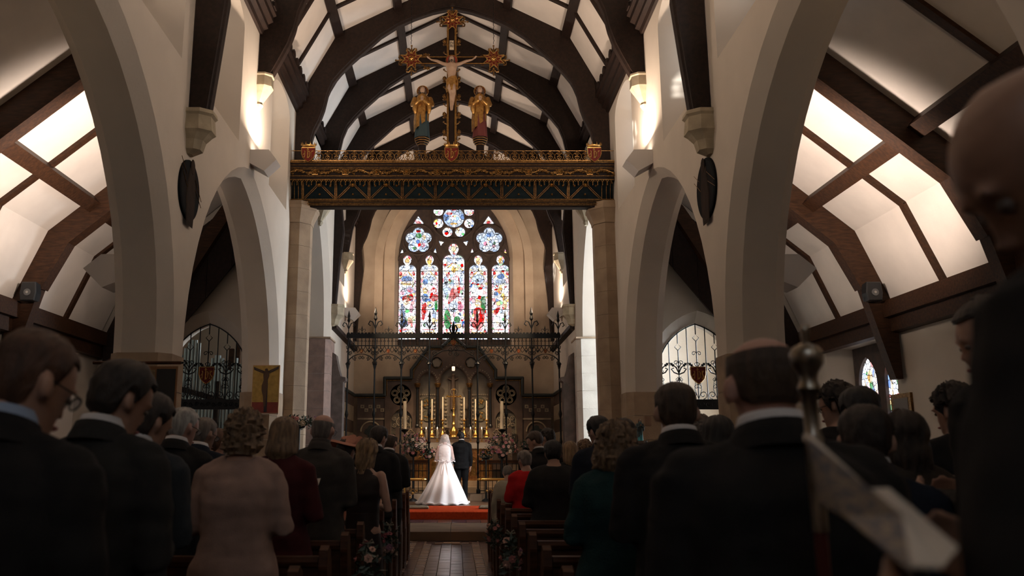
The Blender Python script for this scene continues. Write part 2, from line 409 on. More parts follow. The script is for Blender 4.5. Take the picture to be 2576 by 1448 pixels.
for i in range(len(TR)-1):
    y0, y1 = TR[i]+.1, TR[i+1]-.1; nr = 2 if TR[i+1] < 17 else 1
    ys = [y0+(y1-y0)*k/(nr+1) for k in range(nr+2)]
    for s in (-1, 1):
        for k in range(nr+1):
            for ta, tb in ((0, .98), (1.02, 1.49), (1.53, 1.98)):
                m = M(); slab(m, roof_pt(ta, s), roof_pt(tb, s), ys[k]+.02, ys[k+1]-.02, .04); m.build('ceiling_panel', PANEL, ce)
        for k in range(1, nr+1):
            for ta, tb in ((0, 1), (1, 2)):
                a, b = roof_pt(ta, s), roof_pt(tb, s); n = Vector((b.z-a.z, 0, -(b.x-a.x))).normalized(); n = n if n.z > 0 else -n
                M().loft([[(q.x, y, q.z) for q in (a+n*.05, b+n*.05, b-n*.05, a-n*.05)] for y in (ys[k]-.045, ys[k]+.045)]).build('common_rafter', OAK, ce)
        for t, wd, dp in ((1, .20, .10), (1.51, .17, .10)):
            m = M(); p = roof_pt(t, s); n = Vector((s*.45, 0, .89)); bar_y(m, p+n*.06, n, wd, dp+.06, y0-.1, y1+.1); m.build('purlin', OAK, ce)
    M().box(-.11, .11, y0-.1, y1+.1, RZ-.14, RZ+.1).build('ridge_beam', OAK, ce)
# cornice with little battlements
merlon = M().prism([(-.09, 0), (.09, 0), (.09, .07), (.045, .12), (-.045, .12), (-.09, .07)], 'x', -.03, .03).mesh('merlon', OAK)
for s in (-1, 1):
    cn = struct(M().prism([(s*a, b) for a, b in ((3.3, 8.42), (3.19, 8.42), (3.17, 8.49), (3.1, 8.52), (3.1, 8.60), (3.02, 8.64), (3.02, 8.73), (2.97, 8.75), (2.97, 8.80), (3.3, 8.80))], 'y', -3, 26.3).build('trim_9' if s < 0 else 'trim_10', OAK))
    y = -.1
    while y < 26:
        if min(abs(y-t) for t in TR) > .2: link('merlon', merlon, cn, (s*2.98, y, 8.80))
        y += .345
# arched trusses
intr = [(1127,14),(1089,22),(1042,38),(999,57),(956,84),(913,122),(884,147),(855,176),(834,201),(821,230),(812,266),(800,298),(787,323),(780,345)]
INT = [(abs(P(x, y, 16.45).x), P(x, y, 16.45).z) for x, y in intr]
INT = [(0, INT[0][1]+.02)] + [p for p in INT if p[0] > .12]
def truss(y, zb, label, grp=None):
    xb = 3.04 if zb > 6 else 3.02
    pts = [p for p in INT if p[1] > zb+.3]
    if zb < 6: pts += [(2.86, 7.2), (2.95, 6.3)]
    inner = pts + [(xb, zb)]
    full = [(x, z) for x, z in inner[::-1]] + [(-x, z) for x, z in inner[1:]]
    out = [(-3.23, zb), (-3.235, 8.6), (-KN-.02, KZ+.03), (0, RZ+.03), (KN+.02, KZ+.03), (3.235, 8.6), (3.23, zb)]
    t = thing('roof_truss', (0, y, 0), label, 'roof truss', grp)
    m = M(); hw = .12
    poly = full + out
    tri = tessellate_polygon([[Vector((p[0], p[1], 0)) for p in poly]])
    for yy in (-hw, hw): m.add([(p[0], yy, p[1]) for p in poly], [tuple(q) for q in tri])
    m.loft([[(p[0], yy, p[1]) for p in poly] for yy in (-hw, hw)], cap=False)
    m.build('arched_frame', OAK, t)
    # moulded soffit strip following the curve
    nn = len(full); rg = []
    for k, p in enumerate(full):
        rg.append([(p[0], -.075, p[1]+.01), (p[0], .075, p[1]+.01), (p[0]*.992, .06, p[1]-.035), (p[0]*.992, -.06, p[1]-.035)])
    M().loft(rg).build('soffit_moulding', OAK, t)
    M().box(-.045, .045, -hw-.015, hw+.015, INT[0][1]-.01, RZ).build('king_peg', OAK, t)
    return t
LBL = {9.97: ('dark oak arched truss whose wall posts cross the clerestory above the round plaques', 5.64),
       13.3: ('dark oak arched truss on short posts just above the white wall lights', 7.72),
       16.6: ('large dark oak arched truss rising directly behind the rood beam', 5.4),
       19.0: ('dark oak arched truss just past the rood, framing the crucifix arms', 7.3),
       21.4: ('dark oak arched truss in the chancel with long posts on stone corbels', 5.25),
       23.6: ('dark oak arched truss on short posts before the last one in the chancel', 7.15),
       25.95: ('farthest dark oak arched truss, framing the stained glass window', 4.95)}
for y in TR:
    if y in LBL: truss(y, LBL[y][1], LBL[y][0])
truss(6.65, 7.42, 'dark oak arched truss high above the nearest pews, cut by the top of the photo')
truss(3.35, 5.4, 'dark oak arched truss nearest the viewer, almost overhead')
# corbels
CORB = mat('corbel_stone', (.42, .35, .24), .8, c2=(.30, .25, .17), vscale=6, bump=.2, bscale=30)
def corbel(s, y, z, long, lab, xw):
    t = M(); d = .30
    def ring(dd, hw, zz, n=None): return [(s*(xw+.03), y-hw, zz), (s*(xw-dd*.55), y-hw, zz), (s*(xw-dd), y-hw*.5, zz), (s*(xw-dd), y+hw*.5, zz), (s*(xw-dd*.55), y+hw, zz), (s*(xw+.03), y+hw, zz)]
    if long: rs = [ring(.30, .2, z), ring(.31, .21, z-.05), ring(.28, .19, z-.08), ring(.30, .20, z-.27), ring(.26, .18, z-.30), ring(.19, .14, z-.38), ring(.16, .12, z-.50), ring(.05, .07, z-.55)]
    else: rs = [ring(.24, .17, z), ring(.24, .17, z-.03), ring(.22, .16, z-.05), ring(.23, .165, z-.22), ring(.06, .07, z-.50), ring(.08, .08, z-.53), ring(.04, .05, z-.60)]
    return tag(t.loft(rs).build('corbel', CORB), lab, 'corbel')
for s, side in ((-1, 'left'), (1, 'right')):
    corbel(s, 9.97, 5.64, True, 'large carved stone corbel above the round plaque on the %s wall' % side, NW)
    corbel(s, 13.3, 7.72, False, 'small tapering stone corbel above the lit wall light on the %s nave wall' % side, NW)
    corbel(s, 19.0, 7.3, False, 'small tapering stone corbel hidden behind the rood beam end on the %s' % side, CW)
    corbel(s, 21.4, 5.25, True, 'stone corbel under the long chancel roof post on the %s' % side, CW)
    corbel(s, 23.6, 7.15, False, 'small tapering stone corbel above the chancel wall light on the %s' % side, CW)
    corbel(s, 3.35, 5.4, True, 'large stone corbel nearest the viewer on the %s nave wall' % side, NW)
    # wall lights
    for y, z, x, lab in ((13.1, 6.28, NW, 'white wedge shaped wall light glowing upward on the %s nave wall' % side), (23.9, 5.6, CW, 'white wedge shaped wall light in the chancel on the %s' % side), (6.6, 6.28, NW, 'white wedge shaped wall light on the %s nave wall nearest the viewer' % side)):
        h = tag(M().prism([(s*(x+.01), z), (s*(x-.30), z), (s*(x-.43), z-.17), (s*(x-.24), z-.36), (s*(x+.01), z-.22)], 'y', y-.17, y+.17).build('wall_light', WHITE_BOX), lab, 'wall light')
        M().box(s*(x-.27), s*(x-.05), y-.13, y+.13, z, z+.006).build('lamp_lens', mat('lens', (.9,.9,.9), .4, emit=(1, .86, .74), estr=14), h)
    # battened string course at chancel side walls
    h = tag(M().prism([(s*4.0, 3.9), (s*4.34, 3.9), (s*4.55, 3.72), (s*4.3, 3.48), (s*4.0, 3.6)], 'y', 10.25, 10.62).build('wall_light', WHITE_BOX), 'white wedge shaped light behind the near pier in the %s aisle' % side, 'wall light')
    M().box(s*4.05, s*4.3, 10.29, 10.58, 3.9, 3.906).build('lamp_lens', mat('lens', (.9,.9,.9), .4, emit=(1, .86, .74), estr=14), h)

# ================================================================== aisle roofs
for s, side in ((-1, 'left'), (1, 'right')):
    A, B, C = Vector((s*3.9, 0, 7.2)), Vector((s*6.5, 0, 5.0)), Vector((s*7.02, 0, 3.75))
    ca = struct(M().prism([(s*3.9, 7.35), (s*6.6, 5.12), (s*7.2, 3.75), (s*7.4, 3.9), (s*6.75, 5.35), (s*3.9, 7.6)], 'y', -3, 17).build('ceiling_aisle_'+side, OAK_A))
    TA = [-.2, 3.3, 6.6, 10.05, 13.3, 16.75]
    for i in range(len(TA)-1):
        y0, y1 = TA[i], TA[i+1]; ym = (y0+y1)/2
        for ya, yb in ((y0+.1, ym-.05), (ym+.05, y1-.1)):
            D = A.lerp(B, .76)
            for p, q in ((A, A.lerp(B, .74)), (A.lerp(B, .79), B), (B, C)):
                m = M(); slab(m, p, q, ya-.02, yb+.02, .04); m.build('ceiling_panel', PANEL, ca)
        for p, q in ((A, B), (B, C)):
            n = Vector((abs(q.z-p.z)*s, 0, abs(q.x-p.x))).normalized()
            M().loft([[(v.x, y, v.z) for v in (p+n*.05, q+n*.05, q-n*.05, p-n*.05)] for y in (ym-.06, ym+.06)]).build('common_rafter', OAK_A, ca)
        m = M(); n = Vector((s*.646, 0, .763)); bar_y(m, A.lerp(B, .765)+n*.04, n, .22, .22, y0+.08, y1-.08); m.build('purlin', OAK_A, ca)
    M().box(s*6.82, s*7.1, -3, 16.9, 3.58, 3.84).build('wall_plate', OAK_A, ca)
    M().box(s*6.92, s*7.1, -3, 16.9, 3.36, 3.58).build('wall_plate', OAK_A, ca)
    for j, y in enumerate(TA[1:-1]):
        t = thing('aisle_truss', (0, y, 0), '%s brown oak truss over the %s aisle' % (('nearest', 'second nearest', 'brightly lit from beside,', 'farther,')[j], side), 'roof truss')
        up = [(3.93, 7.22), (6.52, 5.02), (7.04, 3.75), (7.04, 2.62)]
        lo = [(3.93, 6.72), (6.18, 4.80), (6.55, 4.05), (6.93, 2.62)]
        poly = [(s*a, b) for a, b in up + lo[::-1]]
        tri = tessellate_polygon([[Vector((p[0], p[1], 0)) for p in poly]])
        m = M()
        for yy in (-.1, .1): m.add([(p[0], yy, p[1]) for p in poly], [tuple(q) for q in tri])
        m.loft([[(p[0], yy, p[1]) for p in poly] for yy in (-.1, .1)], cap=False)
        m.build('principal_rafter', OAK_A, t)
        m = M(); rg = [[(s*a*.995, -.12, b-.005), (s*a*.995, .12, b-.005), (s*a, .12, b+.05), (s*a, -.12, b+.05)] for a, b in lo[:3]]
        m.loft(rg); m.build('moulded_edge', OAK_A, t)
    sp = thing('loudspeaker', (s*6.62, 13.12 if s > 0 else 13.12, 3.95), 'small black loudspeaker fixed to the oak truss post in the %s aisle' % side, 'speaker')
    M().loft([[(x*k, y, z*k2) for x, z in ((-.11, -.13), (.11, -.13), (.13, 0), (.11, .17), (-.11, .17), (-.13, 0))] for y, k, k2 in ((-.14, .9, .9), (-.12, 1, 1), (.06, .9, .9))]).build('cabinet', BLACK, sp)
    M().lathe([(.055, -.155), (.055, -.14)], n=16, ax='y').build('speaker_cone', mat('grey_cone', (.10, .10, .10), .5), sp)
    M().lathe([(.02, -.162), (.02, -.14)], n=12, ax='y').build('dust_cap', mat('dust_cap', (.3, .28, .25), .5), sp)
    M().box(-.03, .03, .05, .12, -.05, .05).build('bracket', BLACK, sp)

    # half truss against the end wall; dark boards added for the unlit roof
    t = thing('shade_boarded_truss', (0, 16.5, 0), 'half truss with dark boards added for roof shade, above the iron grille in the %s aisle' % side, 'roof truss')
    bd = [(3.95, 5.80), (5.23, 4.13), (6.35, 2.75), (6.9, 2.75), (6.9, 3.7), (6.4, 4.9), (3.95, 6.95)]
    for k in range(6):
        x0, x1 = 3.95+k*.49, 3.95+(k+1)*.49-.01
        def lo_(x): return 5.80-(x-3.95)*1.305 if x < 5.23 else max(2.75, 4.13-(x-5.23)*1.232)
        def hi_(x): return 6.95-(x-3.95)*.837 if x < 6.4 else 4.9-(x-6.4)*2.4
        M().prism([(s*x0, lo_(x0)), (s*x1, lo_(x1)), (s*x1, hi_(x1)), (s*x0, hi_(x0))], 'y', .1, .16).build('shade_board', OAK, t)
    M().prism([(s*3.95, 6.95), (s*4.41, 6.30), (s*5.3, 4.75), (s*6.5, 3.1), (s*6.75, 3.2), (s*5.55, 4.95), (s*4.65, 6.4), (s*4.2, 6.8)], 'y', -.08, .1).build('curved_brace', OAK_A, t)
# ================================================================== east window
def star_loop(c, lobes, rc, rl, n=60, rot=PI/2, floor=0):
    """outline of a foil: union of circles of radius rl centred at distance rc"""
    out = []
    for i in range(n):
        t = 2*PI*i/n; best = floor
        for k in range(lobes):
            a = rot + 2*PI*k/lobes; d = math.cos(t-a)*rc; q = rl*rl - (rc*math.sin(t-a))**2
            if q >= 0 and d + math.sqrt(q) > best: best = d + math.sqrt(q)
        out.append((c[0]+best*math.cos(t), c[1]+best*math.sin(t)))
    return out
def lancet(x0, x1, zb, ztop):
    xc, a = (x0+x1)/2, (x1-x0)/2; h = a*1.75; zs = ztop - h
    pts = [(x0, zb)]
    for i in range(9):   # left lobe
        t = PI - i*PI*.62/8; pts.append((xc - a*.42 + a*.58*math.cos(t), zs + a*.62*math.sin(t)))
    for i in range(11):  # top lobe
        t = PI*1.18 - i*PI*1.36/10; pts.append((xc + a*.47*math.cos(t), ztop - a*.55 + a*.55*math.sin(t)))
    for i in range(9):
        t = PI*.62 - i*PI*.62/8; pts.append((xc + a*.42 + a*.58*math.cos(t), zs + a*.62*math.sin(t)))
    pts.append((x1, zb)); return pts
WY = EY + .30
def wp(x, y): q = P(x, y, WY); return (q.x, q.z)
lan = []
for x0, x1, yt in ((1001, 1046, 642), (1058, 1102, 642), (1114, 1168, 612), (1181, 1226, 642), (1238, 1282, 642)):
    zb = wp(1141, 853)[1]; lan.append(lancet(wp(x0, 760)[0], wp(x1, 760)[0], zb, wp(1141, yt)[1]))
foils = [star_loop(wp(x, 604), 5, .245, .185, rot=PI/2) for x in (1053, 1231)]
rc = wp(1141.5, 546); rose = star_loop(rc, 16, .0, .34, n=32)
petals = []
for k in range(8):
    a = PI/8 + k*PI/4; petals.append([(rc[0]+.54*math.cos(a)+.16*math.cos(t), rc[1]+.54*math.sin(a)+.16*math.sin(t)) for t in [2*PI*i/16 for i in range(16)]])
tris = []
for pts in (((1052, 543), (1039, 563), (1067, 563)), ((1229, 543), (1215, 563), (1244, 563)), ((1012, 625), (1007, 637), (1015, 636)), ((1095, 624), (1091, 634), (1098, 636)), ((1188, 624), (1184, 636), (1191, 634)), ((1271, 625), (1267, 636), (1275, 637)), ((1104, 605), (1117, 608), (1109, 618)), ((1178, 605), (1165, 608), (1173, 618)), ((1092, 576), (1099, 575), (1098, 581)), ((1190, 576), (1184, 575), (1185, 581))):
    tris.append([wp(*p) for p in pts])
ALLH = lan + foils + [rose] + petals + tris
win = struct(bpy.data.objects.new('window_14', None)); COL.objects.link(win)
TRAC = mat('tracery_stone', (.085, .055, .042), .8, c2=(.05, .035, .03), vscale=8, bump=.2)
edge = pointed(1.77, 7.7, 2.56, 4.80)
def inset(l, k):
    cx = sum(p[0] for p in l)/len(l); cz = sum(p[1] for p in l)/len(l)
    out = []
    for p in l:
        d = math.hypot(p[0]-cx, p[1]-cz); f = (d+k)/d if d > 0 else 1; out.append((cx+(p[0]-cx)*f, cz+(p[1]-cz)*f))
    return out
hs = []
for i, l in enumerate(ALLH):
    hs.append([(0, inset(l, .018)), (.07, l), (.2, l)])
m = wall_mesh(M(), edge, hs, lambda x, z, d: (x, WY-.07+d, z), 0, .2)
m.build('tracery', TRAC, win)
# roll mouldings over the stone: circles round the foils and pointed arches over the lights
m = M()
for c, r in ((wp(1053, 604), .50), (wp(1231, 604), .50), (rc, .76)):
    m.tube([(c[0]+r*math.cos(t), WY-.08, c[1]+r*math.sin(t)) for t in [2*PI*i/40 for i in range(41)]], .035, 6)
for i in (0, 1, 3, 4):
    l = lan[i]; xc = (l[0][0]+l[-1][0])/2; zt = max(p[1] for p in l)
    m.tube([(p[0], WY-.08, p[1]) for p in arch_loop(xc, .36, zt-.44, .62, zt-1.2, 8)], .03, 6)
for x in (1052, 1108, 1174.5, 1232): q = wp(x, 760)[0]; m.tube([(q, WY-.08, 4.85), (q, WY-.08, 7.6)], .035, 6)
m.build('roll_moulding', TRAC, win)

def glassmat(name, c, e=1.0, mixed=False, scale=9):
    m = bpy.data.materials.new(name); m.use_nodes = True; nt = m.node_tree; b = nt.nodes['Principled BSDF']
    b.inputs['Base Color'].default_value = (.02, .02, .02, 1); b.inputs['Roughness'].default_value = .3
    tc = nt.nodes.new('ShaderNodeTexCoord'); v = nt.nodes.new('ShaderNodeTexVoronoi'); v.feature = 'DISTANCE_TO_EDGE'; v.inputs['Scale'].default_value = scale
    v2 = nt.nodes.new('ShaderNodeTexVoronoi'); v2.inputs['Scale'].default_value = scale
    nt.links.new(tc.outputs['Object'], v.inputs['Vector']); nt.links.new(tc.outputs['Object'], v2.inputs['Vector'])
    r = nt.nodes.new('ShaderNodeValToRGB'); r.color_ramp.elements[0].position = .03; r.color_ramp.elements[1].position = .07
    r.color_ramp.elements[0].color = (.02, .02, .02, 1); r.color_ramp.elements[1].color = (1, 1, 1, 1)
    nt.links.new(v.outputs['Distance'], r.inputs[0])
    hsv = nt.nodes.new('ShaderNodeHueSaturation'); hsv.inputs['Color'].default_value = (*c, 1)
    sep = nt.nodes.new('ShaderNodeSeparateColor'); nt.links.new(v2.outputs['Color'], sep.inputs[0])
    mr = nt.nodes.new('ShaderNodeMapRange'); mr.inputs[3].default_value = .65; mr.inputs[4].default_value = 1.25
    nt.links.new(sep.outputs[0], mr.inputs[0]); nt.links.new(mr.outputs[0], hsv.inputs['Value'])
    mr2 = nt.nodes.new('ShaderNodeMapRange'); mr2.inputs[3].default_value = .4; mr2.inputs[4].default_value = 1.3
    nt.links.new(sep.outputs[1], mr2.inputs[0]); nt.links.new(mr2.outputs[0], hsv.inputs['Saturation'])
    mx = nt.nodes.new('ShaderNodeMix'); mx.data_type = 'RGBA'; mx.blend_type = 'MULTIPLY'; mx.inputs[0].default_value = 1
    if mixed:
        rr = nt.nodes.new('ShaderNodeValToRGB'); rr.color_ramp.interpolation = 'CONSTANT'; el = rr.color_ramp.elements
        el[0].position = 0; el[0].color = (.9, .94, 1, 1); el[1].position = .62; el[1].color = (.45, .6, .95, 1)
        for p_, c_ in ((.70, (1, .72, .35)), (.78, (.9, .45, .55)), (.85, (.9, .94, 1)), (.90, (.65, .04, .04)), (.95, (.12, .2, .45)), (.975, (.15, .4, .18))):
            q_ = el.new(p_); q_.color = (*c_, 1)
        nt.links.new(sep.outputs[2], rr.inputs[0]); nt.links.new(rr.outputs[0], hsv.inputs['Color'])
    nt.links.new(hsv.outputs[0], mx.inputs[6]); nt.links.new(r.outputs[0], mx.inputs[7])
    nt.links.new(mx.outputs[2], b.inputs['Emission Color']); b.inputs['Emission Strength'].default_value = e
    return m
GE = 1.6
G_WHITE = glassmat('white_glass', (.92, .95, 1.0), 3.0, mixed=True, scale=11)
G = {'red': glassmat('ruby_glass', (.80, .03, .03), GE, scale=10), 'blue': glassmat('blue_glass', (.20, .32, .62), GE), 'pale': glassmat('pale_blue_glass', (.62, .74, .95), GE*1.1),
     'green': glassmat('green_glass', (.10, .36, .14), GE), 'gold': glassmat('gold_glass', (.95, .62, .30), GE*1.1), 'navy': glassmat('navy_glass', (.04, .07, .16), GE), 'pink': glassmat('pink_glass', (.85, .38, .50), GE), 'white': G_WHITE}
def pane(loop, name='stained_pane', y=WY+.05, mt=G_WHITE):
    m = M(); tri = tessellate_polygon([[Vector((p[0], p[1], 0)) for p in loop]])
    m.add([(p[0], y, p[1]) for p in loop], [tuple(t) for t in tri]); m.add([(p[0], y+.006, p[1]) for p in loop], [tuple(t) for t in tri])
    return m.build(name, mt, win, fix=False)
for l in lan + petals + tris: pane(inset(l, .02))
for f in foils: pane(inset(f, .02), mt=G['pale'])
pane(inset(rose, .02), mt=G['pale'])
# coloured pieces of the picture: (light, colour, outline in photograph pixels)
def piece(col, pts, d=.044):
    l = [wp(*p) for p in pts]; c = (sum(p[0] for p in l)/len(l), sum(p[1] for p in l)/len(l))
    # round the outline
    q = []
    n = len(l)
    for i in range(n):
        a, b = l[i], l[(i+1) % n]; q += [(a[0]*.75+b[0]*.25, a[1]*.75+b[1]*.25), (a[0]*.25+b[0]*.75, a[1]*.25+b[1]*.75)]
    pane(q, 'glass_piece', WY+d, G[col])
def ell(x, y, rx, ry, n=12): return [(x+rx*math.cos(2*PI*i/n), y+ry*math.sin(2*PI*i/n)) for i in range(n)]
for xc, k in ((1024, 0), (1080, 1), (1141, 2), (1203, 3), (1260, 4)):
    w_ = 26 if k == 2 else 21; t = 612 if k == 2 else 642; o = 20 if k == 2 else 0
    for sx in (-1, 1):   # gold canopy gable, red corners and pink border along each light
        piece('gold', [(xc, 678-o), (xc+sx*2, 684-o), (xc+sx*(w_-2), 702-o), (xc+sx*(w_-2), 697-o)], .046)
        piece('red', [(xc+sx*(w_-8), 682-o), (xc+sx*(w_-1), 682-o), (xc+sx*(w_-1), 693-o), (xc+sx*(w_-9), 690-o)], .046)
        piece('pale', [(xc+sx*4, 668-o), (xc+sx*w_*.8, 665-o), (xc+sx*w_*.8, 678-o), (xc+sx*6, 676-o)])
        for yy in range(700, 840, 16): piece('pink' if yy % 32 else 'gold', [(xc+sx*w_, yy), (xc+sx*(w_-2), yy), (xc+sx*(w_-2), yy+12), (xc+sx*w_, yy+12)], .04)
    piece('gold', ell(xc, t+13, 6, 9)); piece('red', [(xc-8, t+6), (xc-5, t+1), (xc-3, t+1), (xc-6, t+8)]); piece('red', [(xc+8, t+6), (xc+5, t+1), (xc+3, t+1), (xc+6, t+8)])
    piece('gold', [(xc-w_*.9, 834), (xc+w_*.9, 834), (xc+w_*.9, 839), (xc-w_*.9, 839)]); piece('red', [(xc-w_*.9, 827), (xc+w_*.5, 827), (xc+w_*.5, 829), (xc-w_*.9, 829)])
for col, pts in (
    ('blue', ell(1024, 702, 15, 9)), ('gold', [(1010, 705), (1038, 705), (1041, 717), (1008, 717)]), ('navy', [(1011, 703), (1037, 703), (1038, 706), (1010, 706)]), ('pale', [(1008, 718), (1040, 718), (1040, 740), (1009, 735)]),
    ('red', ell(1031, 728, 8, 8)), ('pink', ell(1012, 735, 6, 7)), ('red', [(1011, 744), (1038, 738), (1042, 752), (1026, 757), (1012, 758)]), ('green', ell(1028, 746, 5, 5)), ('gold', ell(1022, 757, 8, 9)),
    ('blue', [(1007, 762), (1015, 765), (1019, 790), (1012, 822), (1006, 820)]), ('navy', [(1006, 788), (1016, 790), (1026, 812), (1018, 824), (1006, 822)]), ('white', ell(1018, 758, 4, 5)), ('gold', [(1024, 800), (1040, 790), (1040, 812), (1028, 812)]), ('red', [(1024, 822), (1032, 796), (1040, 822), (1034, 822), (1031, 810)]), ('pink', ell(1035, 775, 5, 12)),
    ('pale', ell(1080, 700, 16, 10)), ('blue', ell(1070, 708, 7, 7)), ('gold', ell(1070, 730, 7, 8)), ('red', ell(1091, 730, 8, 8)), ('white', ell(1091, 732, 5, 6)), ('blue', [(1060, 740), (1075, 736), (1079, 756), (1062, 760)]), ('red', [(1078, 741), (1102, 738), (1102, 756), (1084, 758)]),
    ('red', [(1060, 765), (1074, 758), (1072, 790), (1062, 812)]), ('gold', ell(1082, 765, 8, 9)), ('white', ell(1082, 766, 5, 6)), ('white', [(1070, 778), (1088, 776), (1086, 822), (1064, 822)]), ('pale', [(1086, 778), (1098, 782), (1097, 800), (1088, 798)]), ('gold', [(1086, 798), (1096, 800), (1094, 818), (1088, 812)]), ('green', ell(1097, 768, 4, 14)), ('navy', ell(1078, 814, 10, 7)),
    ('gold', ell(1141, 678, 6, 7)), ('pale', ell(1121, 720, 7, 30)), ('pale', ell(1161, 700, 5, 20)), ('white', [(1131, 688), (1152, 688), (1154, 730), (1128, 720)]), ('green', [(1128, 702), (1144, 702), (1140, 712), (1128, 714)]), ('red', [(1144, 690), (1158, 696), (1157, 744), (1146, 748), (1126, 768), (1128, 748), (1136, 722), (1146, 712)]),
    ('red', [(1120, 688), (1130, 682), (1132, 690), (1126, 700)]), ('pale', [(1128, 758), (1152, 756), (1150, 784), (1130, 784)]), ('pink', ell(1158, 772, 7, 12)), ('red', ell(1156, 760, 5, 4)), ('green', [(1117, 780), (1130, 778), (1134, 800), (1136, 826), (1118, 826)]), ('red', [(1120, 788), (1124, 788), (1138, 812), (1134, 816)]), ('gold', [(1140, 816), (1160, 812), (1162, 824), (1142, 826)]), ('green', ell(1150, 802, 9, 8)),
    ('pale', ell(1203, 700, 16, 12)), ('white', ell(1194, 733, 7, 8)), ('red', ell(1208, 725, 6, 3)), ('pink', ell(1191, 752, 7, 10)), ('green', [(1206, 748), (1222, 742), (1222, 784), (1212, 784)]), ('gold', ell(1203, 762, 9, 9)), ('white', ell(1203, 764, 6, 7)),
    ('red', [(1190, 786), (1192, 775), (1200, 772), (1214, 772), (1219, 786), (1219, 804), (1214, 826), (1190, 827), (1184, 806), (1194, 800)]), ('white', ell(1204, 783, 3, 7)), ('navy', ell(1188, 784, 2, 8)),
    ('blue', ell(1260, 694, 10, 8)), ('pale', ell(1260, 706, 14, 6)), ('navy', [(1244, 706), (1276, 706), (1272, 712), (1248, 712)]), ('gold', ell(1259, 730, 8, 8)), ('red', [(1243, 726), (1254, 724), (1254, 727), (1244, 731)]), ('red', [(1268, 720), (1274, 715), (1276, 722), (1270, 724)]), ('blue', ell(1248, 738, 6, 6)), ('gold', [(1264, 740), (1276, 744), (1275, 778), (1266, 780)]), ('red', [(1241, 780), (1250, 774), (1260, 770), (1252, 790), (1244, 792)]), ('red', ell(1266, 770, 3, 8)), ('white', ell(1258, 735, 4, 5)),
    ('green', ell(1053, 592, 8, 7)), ('white', ell(1051, 610, 8, 12)), ('pink', ell(1064, 615, 6, 6)), ('red', ell(1052, 580, 6, 4)), ('green', ell(1043, 623, 6, 4)), ('gold', ell(1066, 596, 5, 6)),
    ('blue', ell(1230, 590, 6, 7)), ('pink', ell(1222, 612, 6, 6)), ('white', ell(1229, 606, 5, 9)), ('green', ell(1244, 611, 3, 5)), ('pink', ell(1243, 618, 5, 5)),
    ('blue', ell(1122, 546, 8, 9)), ('red', ell(1130, 536, 8, 4)), ('white', ell(1146, 548, 11, 8)), ('red', ell(1142, 525, 8, 3)), ('blue', ell(1163, 545, 5, 8)), ('gold', ell(1142, 562, 10, 3)),
    ('red', [(1052, 552), (1044, 562), (1062, 562)]), ('red', [(1229, 552), (1221, 562), (1238, 562)])):
    piece(col, pts, .038)
# amber ring round the central roundel and saddle bars
M().tube([(rc[0]+.37*math.cos(t), WY+.04, rc[1]+.37*math.sin(t)) for t in [2*PI*i/40 for i in range(41)]], .028, 5).build('glass_ring', glassmat('amber_glass', (.9, .30, .10), 1.0, scale=14), win)
m = M()
for l in lan:
    z = 5.2
    while z < max(p[1] for p in l)-.4: m.box(l[0][0], l[-1][0], WY+.02, WY+.035, z-.008, z+.008); z += .42
m.build('saddle_bar', IRON, win)

# ================================================================== rood beam
RY = 16.28
def pz(y, Y=RY): return P(1148, y, Y).z
rb = thing('rood_beam', (0, 0, 0), 'gilded and painted rood beam spanning the nave below the crucifix', 'beam')
def band(y0, y1, out, mt, nm='moulding', back=.22, top=None):
    if y0 < 454: out = .09+.38*out
    return M().box(-3.235, 3.235, RY-out, RY+back, pz(y1, RY-out), pz(y0, RY-out)).build(nm, mt, rb)
band(405, 409, .30, GOLD); band(409, 413.5, .26, BROWN); band(413.5, 415, .25, GOLD); band(415, 420.5, .20, BROWN); band(420.5, 421.8, .205, GOLD); band(421.8, 424, .18, BROWN); band(424, 425.5, .18, GOLD)
band(425.5, 441, .10, BROWN, 'frieze_board'); band(441, 443, .16, GOLD); band(443, 450, .14, BROWN); band(450, 452.5, .16, GOLD); band(452.5, 454, .13, BROWN)
band(500, 502, .02, GOLD); band(502, 504.5, -.01, BROWN); band(504.5, 506, .0, GOLD); band(506, 510, -.03, BROWN); band(510, 511.5, -.01, GOLD); band(511.5, 514, -.04, BROWN); band(514, 515.5, -.02, GOLD); band(515.5, 521, -.04, BROWN)
# cove with painted teal panels
zc0, zc1 = pz(500), pz(454)
def cove(z, off=0): t = max(0, (z-zc0)/(zc1-zc0)); return RY - .12*(t**2.2) - off
zs_ = [zc0+(zc1-zc0)*i/6 for i in range(7)]
M().loft([[(x, cove(z), z) for z in zs_] + [(x, RY+.2, zc1), (x, RY+.2, zc0)] for x in (-3.2, 3.2)]).build('cove_board', TEAL, rb)
def cstrip(m, xa, za, xb, zb, wd, off, n=5):
    d = Vector((xb-xa, zb-za)).normalized(); nx, nz = -d.y*wd/2, d.x*wd/2
    r = []
    for i in range(n+1):
        x, z = xa+(xb-xa)*i/n, za+(zb-za)*i/n
        r.append([(x+nx, cove(z+nz, off), z+nz), (x-nx, cove(z-nz, off), z-nz), (x-nx, cove(z-nz, -.02), z-nz), (x+nx, cove(z+nz, -.02), z+nz)])
    m.loft(r)
B = .665; zt = pz(468); zl = zc0+.01
m1, m2, m3 = M(), M(), M()
cstrip(m1, -B/2, zc0, -B/2, zc1, .05, .012)
for o in (-.03, -.008, .014): cstrip(m2, -B/2+o, zc0, -B/2+o, zc1, .007, .02)
for sx in (-1, 1):
    cstrip(m1, sx*(B/2-.03), zl, sx*.04, zt, .045, .010)
    for o in (-.022, .022): cstrip(m2, sx*(B/2-.03)+o, zl, sx*.04+o, zt, .007, .018)
